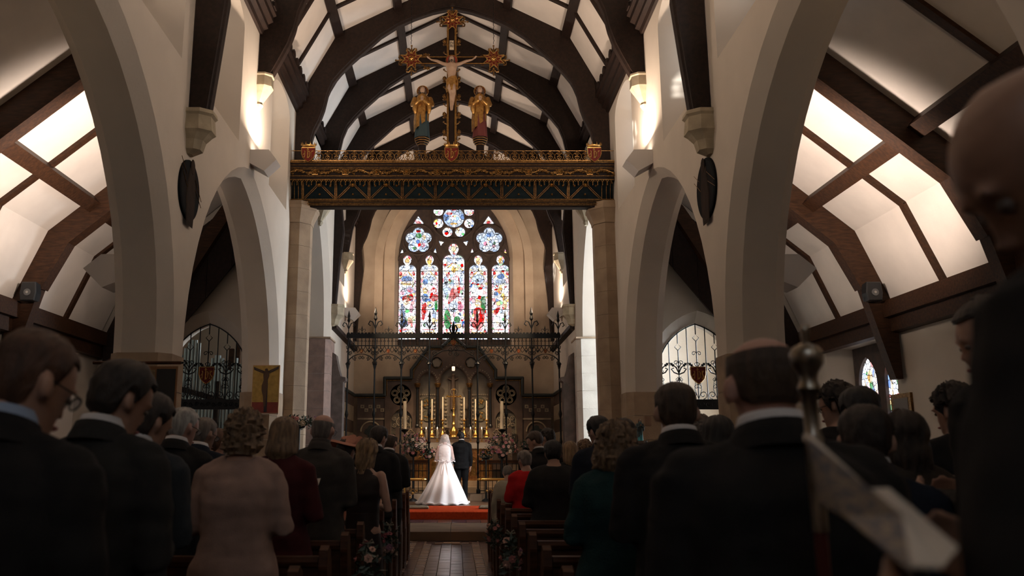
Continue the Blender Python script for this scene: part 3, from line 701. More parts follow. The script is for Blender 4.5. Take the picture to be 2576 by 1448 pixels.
def sunburst(m, x, z, r, n=12, off=.02, Y=None):
    pts = [((x+(r if i % 2 == 0 else r*.6)*math.cos(PI*i/n)), (z+(r if i % 2 == 0 else r*.6)*math.sin(PI*i/n))) for i in range(2*n)]
    yy = cove(z, off) if Y is None else Y
    m.loft([[(p[0], yy+.015, p[1]) for p in pts], [(p[0], yy, p[1]) for p in pts], [(x+(p[0]-x)*.3, yy-.015, z+(p[1]-z)*.3) for p in pts]])
sunburst(m3, 0, zt, .05, 14, .03)
for x, z in ((0, pz(489)), (-.215, pz(469)), (.215, pz(469))): sunburst(m3, x, z, .028, 8, .01)
meA, meB, meC = m1.mesh('zigzag_moulding', BROWN), m2.mesh('gilt_fillet', GOLD), m3.mesh('gilt_star', GOLD_B)
for i in range(-4, 5):
    a = link('zigzag_moulding', meA, rb, (i*B, 0, 0)); link('gilt_fillet', meB, a); link('gilt_star', meC, a)
m1, m2 = M(), M()
for x in (4.5*B, -4.5*B+.0): 
    s_ = 1 if x > 0 else -1
    for o in (0, .09*s_, .17*s_): cstrip(m2, x+o, zc0, x+o, zc1, .008, .02)
m2.build('gilt_fillet', GOLD, rb)
# little pendant arches under the cornice
m = M(); pw = .0965
m.tube([(-pw/2, 0, -.005), (-pw*.42, 0, .04), (-pw*.2, 0, .07), (0, 0, .08), (pw*.2, 0, .07), (pw*.42, 0, .04), (pw/2, 0, -.005)], .009, 5)
m.tube([(-pw/2, -.005, .03), (-pw/2, -.005, -.025)], [.008, .012], 5); m.ball((-pw/2, -.005, -.03), .014, 6, 4); m.ball((0, 0, .045), .012, 6, 4)
me = m.mesh('pendant_arch', GOLD)
for i in range(66): link('pendant_arch', me, rb, (-3.14+i*pw, RY-.16, pz(461, RY-.16)))
# carved leaf frieze, one square rosette between leaf runs
def leaf(m, x, z, ang, L, y, wd=.3):
    c, s_ = math.cos(ang), math.sin(ang); pts = []
    for u, v in ((0, 0), (.3, wd*.9), (.45, wd*.5), (.65, wd), (.75, wd*.4), (1, 0), (.75, -wd*.4), (.65, -wd), (.45, -wd*.5), (.3, -wd*.9)):
        pts.append((x+L*(u*c-v*s_), z+L*(u*s_+v*c)))
    cx, cz = x+L*.5*c, z+L*.5*s_
    m.loft([[(p[0], y+.015, p[1]) for p in pts], [(cx+(p[0]-cx)*.9, y, cz+(p[1]-cz)*.9) for p in pts], [(cx+(p[0]-cx)*.3, y-.014, cz+(p[1]-cz)*.2) for p in pts]])
fz = (pz(441, RY-.1)+pz(425.5, RY-.1))/2; fh = pz(425.5)-pz(441)
rnd = random.Random(3)
for v in range(2):
    m = M()
    for i in range(26):
        x = -.24+.48*((i+.5)/26); z = math.sin(x*13+v*2)*.028
        leaf(m, x, z, rnd.uniform(-.9, .9)+(PI if rnd.random() < .45 else 0), rnd.uniform(.06, .11), -.012-rnd.random()*.01)
    m.tube([(-.24+.48*i/16, -.02, .035*math.sin((-.24+.48*i/16)*13+v*2)) for i in range(17)], .008, 5)
    me = m.mesh('carved_leaves', GOLD)
    for i in range(-5, 6):
        if (i % 2) == v: link('carved_leaves', me, rb, (i*.61, RY-.14, fz))
m = M(); hh = fh/2-.006
for a, b in (((-hh, -hh), (hh, -hh)), ((hh, -hh), (hh, hh)), ((hh, hh), (-hh, hh)), ((-hh, hh), (-hh, -hh))): m.tube([(a[0], -.01, a[1]), (b[0], -.01, b[1])], .008, 5)
m.tube([(hh*.7*math.cos(t), -.012, hh*.7*math.sin(t)) for t in [2*PI*i/14 for i in range(15)]], .007, 5)
for i in range(8): leaf(m, 0, 0, i*PI/4, hh*.62, -.012, .35)
me = m.mesh('rosette', GOLD_B)
for i in range(-5, 5): link('rosette', me, rb, ((i+.5)*.61, RY-.14, fz))
# pierced cresting on top
cz0, cz1 = pz(404.5, RY-.2), pz(379, RY-.2); ch_ = cz1-cz0; u = .178
m = M()
for sx in (-1, 1):
    m.tube([(0, 0, 0), (sx*u*.28, 0, ch_*.08), (sx*u*.47, 0, ch_*.3), (sx*u*.5, 0, ch_*.5), (sx*u*.40, 0, ch_*.68), (sx*u*.15, 0, ch_*.85), (0, 0, ch_*.97)], .007, 5)
    m.tube([(0, 0, ch_*.12), (sx*u*.18, -.01, ch_*.22), (sx*u*.25, -.01, ch_*.40), (sx*u*.12, -.01, ch_*.42)], .008, 5); m.ball((sx*u*.12, -.01, ch_*.42), .013, 6, 4)
    m.tube([(0, 0, ch_*.5), (sx*u*.12, -.01, ch_*.72), (sx*u*.22, -.01, ch_*.70)], .007, 5); m.ball((sx*u*.22, -.01, ch_*.70), .012, 6, 4)
    leaf(m, 0, ch_*.5, PI/2+sx*.6, .06, -.008, .3)
m.tube([(0, 0, ch_*.1), (0, 0, ch_*.9)], .008, 5); m.ball((0, -.005, ch_*.5), .018, 6, 4); m.ball((0, -.005, ch_*.93), .014, 6, 4)
me = m.mesh('pierced_cresting', GOLD); 
for i in range(-18, 19):
    x = i*u
    if abs(x) < .16 or abs(abs(x)-2.93) < .15: continue
    if abs(x) > 3.2: continue
    link('pierced_cresting', me, rb, (x, RY-.2, cz0))
m = M(); m.tube([(-3.23, RY-.2, cz1), (3.23, RY-.2, cz1)], .008, 5); m.tube([(-3.23, RY-.2, cz0+.01), (3.23, RY-.2, cz0+.01)], .012, 5)
m.build('cresting_rail', GOLD, rb)
# shields with crowns and the monogram
def shield(parent, c, wd, ht, crown=True, letters='ihr', my=None):
    s0 = [(-wd/2, ht*.42), (wd/2, ht*.42), (wd/2, 0), (wd*.40, -ht*.25), (wd*.2, -ht*.45), (0, -ht*.57), (-wd*.2, -ht*.45), (-wd*.40, -ht*.25), (-wd/2, 0)]
    sh = M().loft([[(p[0], .02, p[1]) for p in s0], [(p[0], -.01, p[1]) for p in s0], [(p[0]*.9, -.022, p[1]*.9) for p in s0]]).build('shield', RED, parent)
    sh.location = c
    M().tube([(p[0], -.018, p[1]) for p in s0+s0[:1]], wd*.035, 5).build('shield_rim', GOLD_B, sh)
    k = ht*.30; st = []
    def stroke(pts, r=.035): st.append(([(x*wd, -.03, z*k) for x, z in pts], r*wd))
    stroke([(-.34, -.7), (-.27, -.9), (-.24, .5), (-.30, .62)]); stroke([(-.38, -.3), (-.28, .1)])
    stroke([(-.10, -1.0), (-.04, -1.05), (-.04, 1.15), (-.10, 1.2)], .045); stroke([(-.13, .85), (.05, .95)], .03)
    stroke([(-.04, .35), (.08, .55), (.13, .2), (.10, -.6), (.0, -1.0)]); stroke([(.22, -.9), (.24, .5), (.20, .65)], .04); stroke([(.24, .35), (.33, .65), (.38, .55)])
    if letters == 'ihs': stroke([(.38, .4), (.30, .5), (.25, .1), (.36, -.4), (.30, -.9), (.2, -.8)])
    m = M()
    for pts, r in st: m.tube(pts, r, 5, flat=.5)
    m.build('monogram', GOLD_B, sh)
    if crown:
        m = M(); zb = ht*.46
        m.loft([[(wd*.5*math.cos(t)*q, -.005+.06*math.sin(t)*q, zb+h) for t in [2*PI*i/20 for i in range(20)]] for q, h in ((.95, 0), (1.0, ht*.08), (1.08, ht*.13))])
        for i in range(10):
            t = 2*PI*i/10; x, y = wd*.54*math.cos(t), .065*math.sin(t)
            m.lathe([(.010, 0), (.014, ht*.07), (.003, ht*.16)], (x, y-.005, zb+ht*.12), 5); 
            m.ball((x*1.02, y-.005, zb+ht*.30), .007, 5, 4)
        m.build('crown', GOLD_B, sh)
    return sh
SY = RY-.27
for x in (776, 1136, 1495): q = P(x, 387, SY); shield(rb, (q.x, SY, q.z), .27, .30)
# ================================================================== crucifix
cr = thing('crucifix', (P(1136, 378, RY).x, RY, pz(404)), 'large gilded crucifix with carved figure standing on the rood beam', 'crucifix')
cx0, cz0_ = cr.location.x, cr.location.z
def cpt(x, y, d=0): q = P(x, y, RY); return (q.x-cx0, d, q.z-cz0_)
ztop = cpt(1138, 45)[2]; zarm = cpt(1138, 152)[2]; hw = .085
M().box(-hw, hw, 0, .12, 0, ztop).build('upright', BROWN, cr)
M().box(-.80, .80, .0, .11, zarm-hw, zarm+hw).build('crossbar', BROWN, cr)
m = M()
for sx in (-1, 1):
    m.box(sx*(hw-.022), sx*(hw-.006), -.02, 0, 0, ztop); m.box(sx*(hw+.0), sx*(hw+.014), -.01, .12, 0, ztop)
    m.box(sx*.1, sx*.8, -.02, 0, zarm+hw-.02, zarm+hw-.006); m.box(sx*.1, sx*.8, -.02, 0, zarm-hw+.006, zarm-hw+.02)
m.build('gilt_edge', GOLD_B, cr)
def fleur(m, x, z, ang, L, y=.03):
    c, s_ = math.cos(ang), math.sin(ang)
    def q(u_, v_): return (x+L*(u_*c-v_*s_), y, z+L*(u_*s_+v_*c))
    m.tube([q(0, 0), q(.5, 0), q(1, 0)], [L*.14, L*.12, L*.05], 5); m.ball(q(1.05, 0), L*.14, 6, 4)
    for v_ in (-1, 1):
        m.tube([q(0, v_*.05), q(.35, v_*.1), (q(.65, v_*.35)), q(.62, v_*.62), q(.35, v_*.66), q(.28, v_*.45)], [L*.12, L*.12, L*.11, L*.11, L*.1, L*.07], 6)
    m.ball(q(.15, 0), L*.2, 6, 4)
def star_end(x, z, up, rr=.235):
    st = []
    for i in range(8):
        a0 = PI/8+PI/4*i; a1 = a0+PI/4
        p0 = (rr*math.cos(a0), rr*math.sin(a0)); p1 = (rr*math.cos(a1), rr*math.sin(a1))
        for t in (0, .25, .5, .75):
            px_, pz_ = p0[0]+(p1[0]-p0[0])*t, p0[1]+(p1[1]-p0[1])*t; f = 1-.42*math.sin(PI*t)**.8
            st.append((x+px_*f, z+pz_*f))
    e = M().loft([[(p[0], .09, p[1]) for p in st], [(p[0], .0, p[1]) for p in st], [(x+(p[0]-x)*.86, -.03, z+(p[1]-z)*.86) for p in st]]).build('star_boss', BROWN, cr)
    M().loft([[(x+(p[0]-x)*.84, -.02, z+(p[1]-z)*.84) for p in st], [(x+(p[0]-x)*.8, -.036, z+(p[1]-z)*.8) for p in st]]).build('red_field', RED, e)
    m = M(); m.tube([(p[0], -.025, p[1]) for p in st+st[:1]], .014, 5)
    m.tube([(x+.055*math.cos(t), -.05, z+.055*math.sin(t)) for t in [2*PI*i/12 for i in range(13)]], .012, 5); sunburst(m, x, z, .045, 6, Y=-.05)
    for i in range(8):
        a = PI/4*i; c, s_ = math.cos(a), math.sin(a)
        m.tube([(x+.075*c-.02*s_, -.045, z+.075*s_+.02*c), (x+.115*c-.035*s_, -.045, z+.115*s_+.035*c), (x+.155*c, -.045, z+.155*s_)], .006, 4)
        m.tube([(x+.075*c+.02*s_, -.045, z+.075*s_-.02*c), (x+.115*c+.035*s_, -.045, z+.115*s_-.035*c), (x+.155*c, -.045, z+.155*s_)], .006, 4)
    m.build('gilt_tracery', GOLD_B, e)
    m = M()
    for a in (0, PI/2, PI, 3*PI/2):
        fleur(m, x+rr*.66*math.cos(a), z+rr*.66*math.sin(a), a, .16)
    m.build('fleur_tip', GOLD, e)
for x, y in ((1138, 53), (1035, 150), (1242, 150)): q = cpt(x, y); star_end(q[0], q[2], 0)
m = M()
for sx in (-1, 1): leaf(m, sx*.0, 0, 0, .1, 0, .35)
def crocket():
    m = M(); m.tube([(0, 0, -.06), (.05, 0, -.03), (.09, 0, .03), (.06, 0, .07), (.03, 0, .04)], [.02, .022, .02, .018, .01], 6); leaf(m, .03, 0, .8, .10, -.01, .4); leaf(m, .03, -.03, -.2, .08, -.01, .4); return m
ck = crocket().mesh('crocket', GOLD)
for y in (105, 198, 243, 288, 333):
    for s_ in (-1, 1):
        o = link('crocket', ck, cr, (s_*hw, .05, cpt(1138, y)[2])); o.scale = (s_, 1, 1)
for x in (-.52, .52):
    for s_ in (-1, 1):
        o = link('crocket', ck, cr, (x, .05, zarm+s_*hw)); o.rotation_euler = (0, -s_*PI/2, 0); o.scale = (-s_*(1 if x > 0 else -1)*s_, 1, 1)
bud = M().tube([(0, 0, 0), (.04, 0, .01), (.07, 0, .04)], [.012, .012, .008], 5).ball((.075, 0, .05), .022, 6, 4).ball((.05, 0, .02), .015, 6, 4).mesh('bud', GOLD)
for y in (222, 265, 310, 352, 135, 178):
    for s_ in (-1, 1):
        o = link('bud', bud, cr, (s_*hw, .05, cpt(1138, y)[2])); o.scale = (s_, 1, 1)
# name board above the head
def text_mesh(body, size, mt, parent, loc, rot=(R(90), 0, 0), ext=.002, name='lettering'):
    c = bpy.data.curves.new('t', 'FONT'); c.body = body; c.size = size; c.extrude = ext; c.align_x = 'CENTER'; c.align_y = 'CENTER'; c.space_line = .85; c.resolution_u = 3
    o = bpy.data.objects.new('t', c); COL.objects.link(o); dg = bpy.context.evaluated_depsgraph_get(); dg.update()
    me = bpy.data.meshes.new_from_object(o.evaluated_get(dg)); bpy.data.objects.remove(o); me.materials.clear(); me.materials.append(mt)
    n = link(name, me, parent, loc); n.rotation_euler = rot; return n
zi = cpt(1138, 114)[2]
nb = M().box(-.045, .045, -.035, -.01, zi-.11, zi+.09).build('name_board', mat('bone_paint', (.45, .36, .25), .7), cr)
text_mesh('IN\nRI', .085, BLACK, nb, (0, -.038, zi))
# chains to the truss
m = M()
for x in (1034, 1242):
    a = cpt(x, 108); b = cpt(x, 45)
    n = 22
    for i in range(n):
        z = a[2]+(b[2]+.6-a[2])*i/n; L = (b[2]+.6-a[2])/n
        m.tube([(a[0], .05, z), (a[0]+(.012 if i % 2 else 0), .05+(0 if i % 2 else .012), z+L*.5), (a[0], .05, z+L*.95)], .006, 4)
m.build('chain', IRON, cr)
# the carved figure
FLESH_P = mat('painted_wood_flesh', (.36, .24, .165), .6, c2=(.27, .17, .11), vscale=10)
HAIR_P = mat('carved_hair', (.05, .028, .016), .6)
def remeshed(m, name, mt, parent, vox, smooth=2):
    me = m.mesh(name, mt); out = evaluated(me, [('REMESH', dict(mode='VOXEL', voxel_size=vox))] + ([('SMOOTH', dict(factor=.5, iterations=smooth))] if smooth else []))
    out.materials.clear(); out.materials.append(mt); out.shade_smooth(); return link(name, out, parent)
zsh = zarm-.13; m = M(); Yf = -.10
m.loft([[(a*math.cos(t), Yf+b*math.sin(t), z) for t in [2*PI*i/12 for i in range(12)]] for z, a, b in ((zsh+.035, .05, .04), (zsh, .125, .055), (zsh-.08, .115, .065), (zsh-.17, .095, .06), (zsh-.26, .075, .055), (zsh-.34, .09, .06), (zsh-.40, .095, .06))])
m.ball((0, Yf-.03, zsh+.10), (.052, .06, .068), 12, 8); m.tube([(0, Yf, zsh), (0, Yf-.01, zsh+.08)], .035, 8)
m.ball((0, Yf-.09, zsh+.09), (.012, .014, .02), 6, 5)
zha = zarm+.035
for sx in (-1, 1):
    m.tube([(sx*.10, Yf, zsh-.01), (sx*.17, Yf+.02, zsh+.015), (sx*.30, Yf+.03, (zsh+zha)/2+.0), (sx*.42, Yf+.06, zha-.04), (sx*.47, Yf+.07, zha)], [.042, .038, .03, .02, .018], 8)
    m.ball((sx*.485, Yf+.06, zha+.012), (.03, .015, .024), 8, 6)
    for k in range(4): m.tube([(sx*(.49+.006*k), Yf+.05, zha+.01), (sx*(.50+.012*k-.01), Yf+.03, zha+.045-.006*k)], .006, 5)
    m.tube([(sx*.04, Yf, zsh-.38), (sx*.045, Yf-.05, zsh-.56), (sx*.035+.02, Yf-.03, zsh-.66), (sx*.02+.0, Yf-.02, zsh-.92)], [.055, .045, .036, .022], 8)
    m.tube([(sx*.02, Yf-.02, zsh-.92), (sx*.012, Yf-.05, zsh-1.0), (sx*.012, Yf-.055, zsh-1.04)], [.022, .022, .014], 7)
fig = remeshed(m, 'carved_figure', FLESH_P, cr, .011)
m = M(); n = 28
rg = []
for z, a, b in ((zsh-.30, .098, .07), (zsh-.33, .11, .08), (zsh-.42, .12, .085), (zsh-.52, .115, .08), (zsh-.60, .10, .07)):
    rg.append([((a+.012*math.sin(5*t+z*20))*math.cos(t), Yf-.005+(b+.012*math.sin(7*t))*math.sin(t), z+.03*math.cos(t)) for t in [2*PI*i/n for i in range(n)]])
m.loft(rg); m.tube([(.09, Yf-.04, zsh-.33), (.12, Yf-.05, zsh-.42), (.105, Yf-.05, zsh-.58)], [.02, .028, .03], 6); m.build('loincloth', GOLD_B, fig, smooth=60)
m = M(); m.ball((0, Yf-.005, zsh+.125), (.062, .06, .06), 12, 8)
for sx in (-1, 1): m.tube([(sx*.045, Yf-.02, zsh+.13), (sx*.06, Yf-.01, zsh+.04), (sx*.05, Yf-.01, zsh-.02)], [.022, .022, .012], 6)
m.ball((0, Yf-.075, zsh+.045), (.03, .025, .03), 8, 6); m.build('carved_hair', HAIR_P, fig, smooth=60)
hl = M().lathe([(.001, 0), (.12, 0), (.125, .008), (.12, .018), (.001, .018)], (0, -.035, zsh+.11), 28, ax='y').build('halo', mat('halo_red', (.34, .04, .02), .5), fig)
M().tube([(.12*math.cos(t), -.04, zsh+.11+.12*math.sin(t)) for t in [2*PI*i/28 for i in range(29)]], .008, 5).build('halo_rim', GOLD_B, hl)
# statues beside the crucifix
def robed_statue(name, x, ytop, ybot, Y, label, robe, cloak, skin, hair, halo=True, face=1, ped=True, base=None):
    a, b = P(x, ytop, Y), P(x, ybot, Y); H = a.z-b.z
    t = thing(name, (a.x, Y, b.z), label, 'statue')
    n = 30
    def ring(z, rx, ry, amp, ph, dx=0, tilt=0):
        return [((dx+(rx+amp*math.sin(6*q+ph))*math.cos(q))*.84, (ry+amp*math.sin(6*q+ph))*math.sin(q), z+tilt*math.cos(q)) for q in [2*PI*i/n for i in range(n)]]
    h = H
    M().loft([ring(0, .155*h, .13*h, .012*h, 0), ring(.2*h, .135*h, .11*h, .016*h, .2), ring(.45*h, .125*h, .10*h, .012*h, .6), ring(.6*h, .12*h, .10*h, .006*h, 1), ring(.75*h, .12*h, .085*h, 0, 1), ring(.82*h, .07*h, .06*h, 0, 1), ring(.86*h, .035*h, .035*h, 0, 1)]).build('robe', robe, t, smooth=60)
    ck_ = M().loft([ring(.22*h, .14*h, .12*h, .02*h, 2, -.02*h, .10*h), ring(.38*h, .15*h, .125*h, .02*h, 2.3, -.02*h, .06*h), ring(.55*h, .155*h, .12*h, .014*h, 2.6, 0, .02*h), ring(.70*h, .16*h, .11*h, .008*h, 3), ring(.79*h, .12*h, .085*h, .004*h, 3), ring(.835*h, .06*h, .055*h, 0, 3)], cap=False)
    for sx in (-1, 1):
        ck_.tube([(sx*.13*h, -.01*h, .75*h), (sx*.165*h, -.05*h, .62*h), (sx*.10*h, -.12*h, .60*h), (sx*.03*h, -.15*h, .66*h)], [.05*h, .055*h, .05*h, .03*h], 8)
        ck_.tube([(sx*.12*h, -.11*h, .6*h), (sx*.13*h, -.12*h, .5*h), (sx*.12*h, -.11*h, .42*h)], [.04*h, .045*h, .02*h], 7)
    ck_.build('cloak', cloak, t, smooth=60)
    m = M(); m.ball((0, -.01*h, .915*h), (.048*h, .055*h, .065*h), 12, 8); m.tube([(0, 0, .83*h), (0, -.005*h, .88*h)], .03*h, 8); m.ball((face*.01*h, -.068*h, .91*h), (.009*h, .014*h, .016*h), 6, 5)
    for sx in (-1, 1):
        m.ball((sx*.012*h, -.165*h, .68*h), (.014*h, .02*h, .03*h), 8, 6)
        for k in range(4): m.tube([(sx*(.006+.006*k)*h, -.17*h, .69*h), (sx*(.004+.005*k)*h, -.175*h, (.735-.004*k)*h)], .0045*h, 5)
        m.tube([(sx*.02*h, -.16*h, .68*h), (sx*.006*h, -.185*h, .70*h)], .005*h, 5)
    m.build('carved_head', skin, t, smooth=60)
    m = M(); m.ball((0, .012*h, .93*h), (.055*h, .055*h, .06*h), 12, 8)
    for sx in (-1, 1): m.tube([(sx*.045*h, 0, .93*h), (sx*.055*h, .0, .86*h), (sx*.06*h, -.01*h, .80*h)], [.022*h, .024*h, .012*h], 6)
    m.build('carved_hair', hair, t, smooth=60)
    if halo:
        q = M().lathe([(.001, 0), (.105*h, 0), (.11*h, .008), (.001, .012)], (0, .06*h, .925*h), 28, ax='y').build('halo', RED, t)
        mm = M().tube([(.10*h*math.cos(u_), .055*h, .925*h+.10*h*math.sin(u_)) for u_ in [2*PI*i/28 for i in range(29)]], .009*h, 5)
        for i in range(12): mm.ball((.08*h*math.cos(i*PI/6), .055*h, .925*h+.08*h*math.sin(i*PI/6)), .011*h, 6, 4)
        mm.build('halo_rim', GOLD_B, q)
    return t, h
ROBE_T = mat('statue_teal', (.012, .03, .036), .5); ROBE_R = mat('statue_crimson', (.09, .014, .012), .5)
for x, nm, rbm, lab in ((1063, 'saint_statue', ROBE_T, 'gilded statue in teal robe with halo, left of the crucifix'), (1207, 'saint_statue', ROBE_R, 'gilded statue in crimson robe with halo, right of the crucifix')):
    t, h = robed_statue(nm, x, 216, 348, RY, lab, rbm, GOLD_B, FLESH_P, HAIR_P)
    t.name = nm
    zb = t.location.z; zg = pz(404)
    m = M()
    m.lathe([(.155, 0), (.155, -.03), (.145, -.04), (.145, -.075), (.12, -.09), (.12, -.115), (.085, -.15), (.085, -.34), (.10, -.35), (.10, zg-zb)], n=8, rot=PI/8)
    m.build('octagonal_pedestal', BROWN, t)
    m = M()
    for r_, z_ in ((.157, -.03), (.147, -.075), (.122, -.115), (.09, -.15), (.102, -.35)): m.tube([(r_*math.cos(PI/8+k*PI/4), r_*math.sin(PI/8+k*PI/4), z_) for k in range(9)], .007, 5)
    m.build('gilt_band', GOLD_B, t)
# octagonal stone columns carrying the beam
for s_, sd in ((-1, 'left'), (1, 'right')):
    t = thing('rood_column', (s_*3.18, 16.62, 0), 'brown limestone column carrying the %s end of the rood beam' % sd, 'column')
    zt_ = P(1148, 560, 16.35).z
    for i in range(13):
        z0, z1 = i*zt_/13, (i+1)*zt_/13-.004
        M().loft([[(.35*math.cos(a)*(1 if z else 1), .33*math.sin(a), z) for a in [PI/8+k*PI/4 for k in range(8)]] for z in (z0, z1)]).build('stone', STONE, t)
    hcap = pz(506)-zt_
    M().lathe([(.36, 0), (.37, hcap*.15), (.44, hcap*.5), (.46, hcap*.62), (.48, hcap*.66), (.48, hcap*.8), (.46, hcap*.84), (.46, hcap*1.0)], (0, 0, zt_), 8, rot=PI/8).build('capital', STONE, t)

# ================================================================== wrought iron chancel screen
SCY = 23.2
scn = thing('chancel_screen', (0, SCY, .47), 'tall black wrought iron screen with scrollwork band across the chancel', 'screen')
def sz(y): return P(1148, y, SCY).z - .47
def spiral(c, r, a0, turns, d=1, n=14, y=0): return [(c[0]+r*(1-.8*i/n)*math.cos(a0+d*2*PI*turns*i/n), y, c[1]+r*(1-.8*i/n)*math.sin(a0+d*2*PI*turns*i/n)) for i in range(n+1)]
PXS = (-2.90, -2.16, -1.43, -.66, .66, 1.43, 2.16, 2.90)
def finial(m, z, k=1.0):
    m.tube([(0, 0, z), (0, 0, z+.28*k)], .016, 6); m.lathe([(.016, 0), (.035*k, .04*k), (.02*k, .10*k), (.03*k, .14*k), (.004, .26*k)], (0, 0, z+.24*k), 6)
    for sx in (-1, 1): m.tube([(0, 0, z+.10*k), (sx*.05*k, 0, z+.22*k), (sx*.10*k, 0, z+.24*k), (sx*.13*k, 0, z+.18*k), (sx*.09*k, 0, z+.15*k)], .012*k, 5)
zr0, zr1 = sz(850), sz(839); zcap = sz(915)
for i, x in enumerate(PXS):
    m = M(); m.lathe([(.05, 0), (.05, .1), (.03, .14), (.024, .5), (.036, .55), (.024, .6), (.024, 1.3), (.045, 1.36), (.03, 1.42), (.022, 1.5), (.022, 2.0), (.04, 2.05), (.05, 2.1), (.04, 2.15), (.024, 2.22), (.022, zcap-.15), (.035, zcap-.1), (.05, zcap-.03), (.07, zcap), (.05, zcap+.03), (.024, zcap+.06), (.022, zr1)], n=8)
    if i in (1, 6): finial(m, zr1, 1.5)
    elif i in (0, 7): finial(m, zr1, 1.3)
    else: finial(m, zr1, 1.3)
    o = m.build('screen_post', IRON, scn); o.location.x = x
M().box(-2.95, 2.95, -.045, .045, zr0, zr1).build('top_rail', IRON, scn)
cm = M().box(-.035, .035, -.01, .01, 0, .035).mesh('cresting_tooth', IRON)
for i in range(62): link('cresting_tooth', cm, scn, (-2.9+i*.0951, 0, zr1))
M().box(-2.93, 2.93, -.012, .012, sz(869)-.012, sz(869)+.012).build('middle_rail', IRON, scn)
m = M(1.45); W2 = .37
for k in range(-3, 4):
    x = k*.105
    m.tube([(x, 0, sz(869)), (x, 0, zr0)], .007, 4)
    for sx in (-1, 1): m.tube(spiral((x+sx*.022, sz(858)), .022, PI if sx > 0 else 0, .8, -sx, 8), .0045, 4)
for k in range(4):
    x = -.315+k*.21
    m.tube([(x-.105, 0, sz(869)), (x-.10, 0, sz(875)), (x, 0, sz(886)), (x+.10, 0, sz(875)), (x+.105, 0, sz(869))], .007, 4)
    m.tube([(x-.105, 0, sz(886)), (x-.06, 0, sz(880)), (x, 0, sz(870))], .006, 4); m.tube([(x+.105, 0, sz(886)), (x+.06, 0, sz(880)), (x, 0, sz(870))], .006, 4)
for sx in (-1, 1):
    m.tube([(sx*W2, 0, sz(913)), (sx*.33, 0, sz(903)), (sx*.22, 0, sz(895)), (sx*.1, 0, sz(891)), (0, 0, sz(890))], [.014, .012, .010, .008, .006], 5)
    m.tube(spiral((sx*.30, sz(888)), .055, -PI/2, 1.3, sx), .007, 4); m.tube(spiral((sx*.17, sz(900)), .04, PI/2, 1.2, -sx), .006, 4)
    m.tube(spiral((sx*.05, sz(899)), .05, PI/2, 1.2, sx), .006, 4); m.tube(spiral((sx*.33, sz(911)), .045, PI/2, 1.2, -sx), .007, 4)
    m.tube([(sx*.26, 0, sz(897)), (sx*.22, 0, sz(904)), (sx*.16, 0, sz(906))], .006, 4); leaf(m, sx*.20, sz(905), PI if sx > 0 else 0, .05, 0, .4)
    m.lathe([(.001, -.01), (.028, -.008), (.028, .008), (.001, .01)], (sx*.2, 0, sz(882)), 8, ax='y')
bay = m.mesh('scrollwork', IRON); shm = None
for i in range(7):
    if i == 3: continue
    xm = (PXS[i]+PXS[i+1])/2; o = link('scrollwork', bay, scn, (xm, 0, 0))
    sh = shield(o, (0, -.02, sz(883)), .085, .105, crown=False)
m = M(1.4)
for sx in (-1, 1):
    for k in range(0, 6): m.tube([(sx*(.05+k*.105), 0, sz(869)), (sx*(.05+k*.105), 0, zr0)], .007, 4)
    m.tube([(sx*.66, 0, sz(913)), (sx*.55, 0, sz(895)), (sx*.3, 0, sz(882)), (0, 0, sz(880))], .012, 5)
    m.tube(spiral((sx*.50, sz(888)), .08, PI/2, 1.3, -sx), .008, 4); m.tube(spiral((sx*.08, sz(878)), .08, 0, 1.3, sx), .008, 4); m.tube(spiral((sx*.08, sz(889)), .07, 0, 1.3, -sx), .008, 4); m.tube(spiral((sx*.3, sz(875)), .06, 0, 1.3, -sx), .007, 4)
cen = m.build('gate_scrollwork', IRON, scn); shield(cen, (0, -.03, sz(862)), .13, .15, crown=False)
m = M()
for a in range(10): t_ = 2*PI*a/10; m.tube([(.06*math.cos(t_), .05*math.sin(t_), zr1), (.12*math.cos(t_), .08*math.sin(t_), zr1+.15), (.07*math.cos(t_), .05*math.sin(t_), zr1+.24)], .014, 5)
m.lathe([(.05, 0), (.03, .12), (.05, .2), (.01, .34)], (0, 0, zr1), 8); m.build('gate_crown', IRON, scn)
fm = M()
for sx in (-1, 1): fm.tube([(0, 0, 0), (0, 0, .06), (sx*.04, 0, .13), (sx*.09, 0, .13), (sx*.10, 0, .08), (sx*.06, 0, .06)], .008, 5)
fm.lathe([(.006, 0), (.008, .1), (.02, .14), (.003, .22)], n=6); fme = fm.mesh('rail_fleur', IRON)
for i in range(7):
    if i != 3: link('rail_fleur', fme, scn, ((PXS[i]+PXS[i+1])/2, 0, zr1))
# low grid gates of the screen
g = M()
for i in range(7): g.tube([(-.33+i*.11, 0, .02), (-.33+i*.11, 0, .80)], .008, 4)
for z in (.08, .34, .60, .78): g.box(-.35, .35, -.01, .01, z-.01, z+.01)
gme = g.mesh('lower_grid', IRON); tr_ = M().box(-.36, .36, -.03, .03, .80, .88).mesh('lower_rail', PEW)
for i in range(7):
    if i == 3: continue
    link('lower_grid', gme, scn, ((PXS[i]+PXS[i+1])/2, 0, 0)); link('lower_rail', tr_, scn, ((PXS[i]+PXS[i+1])/2, 0, 0))

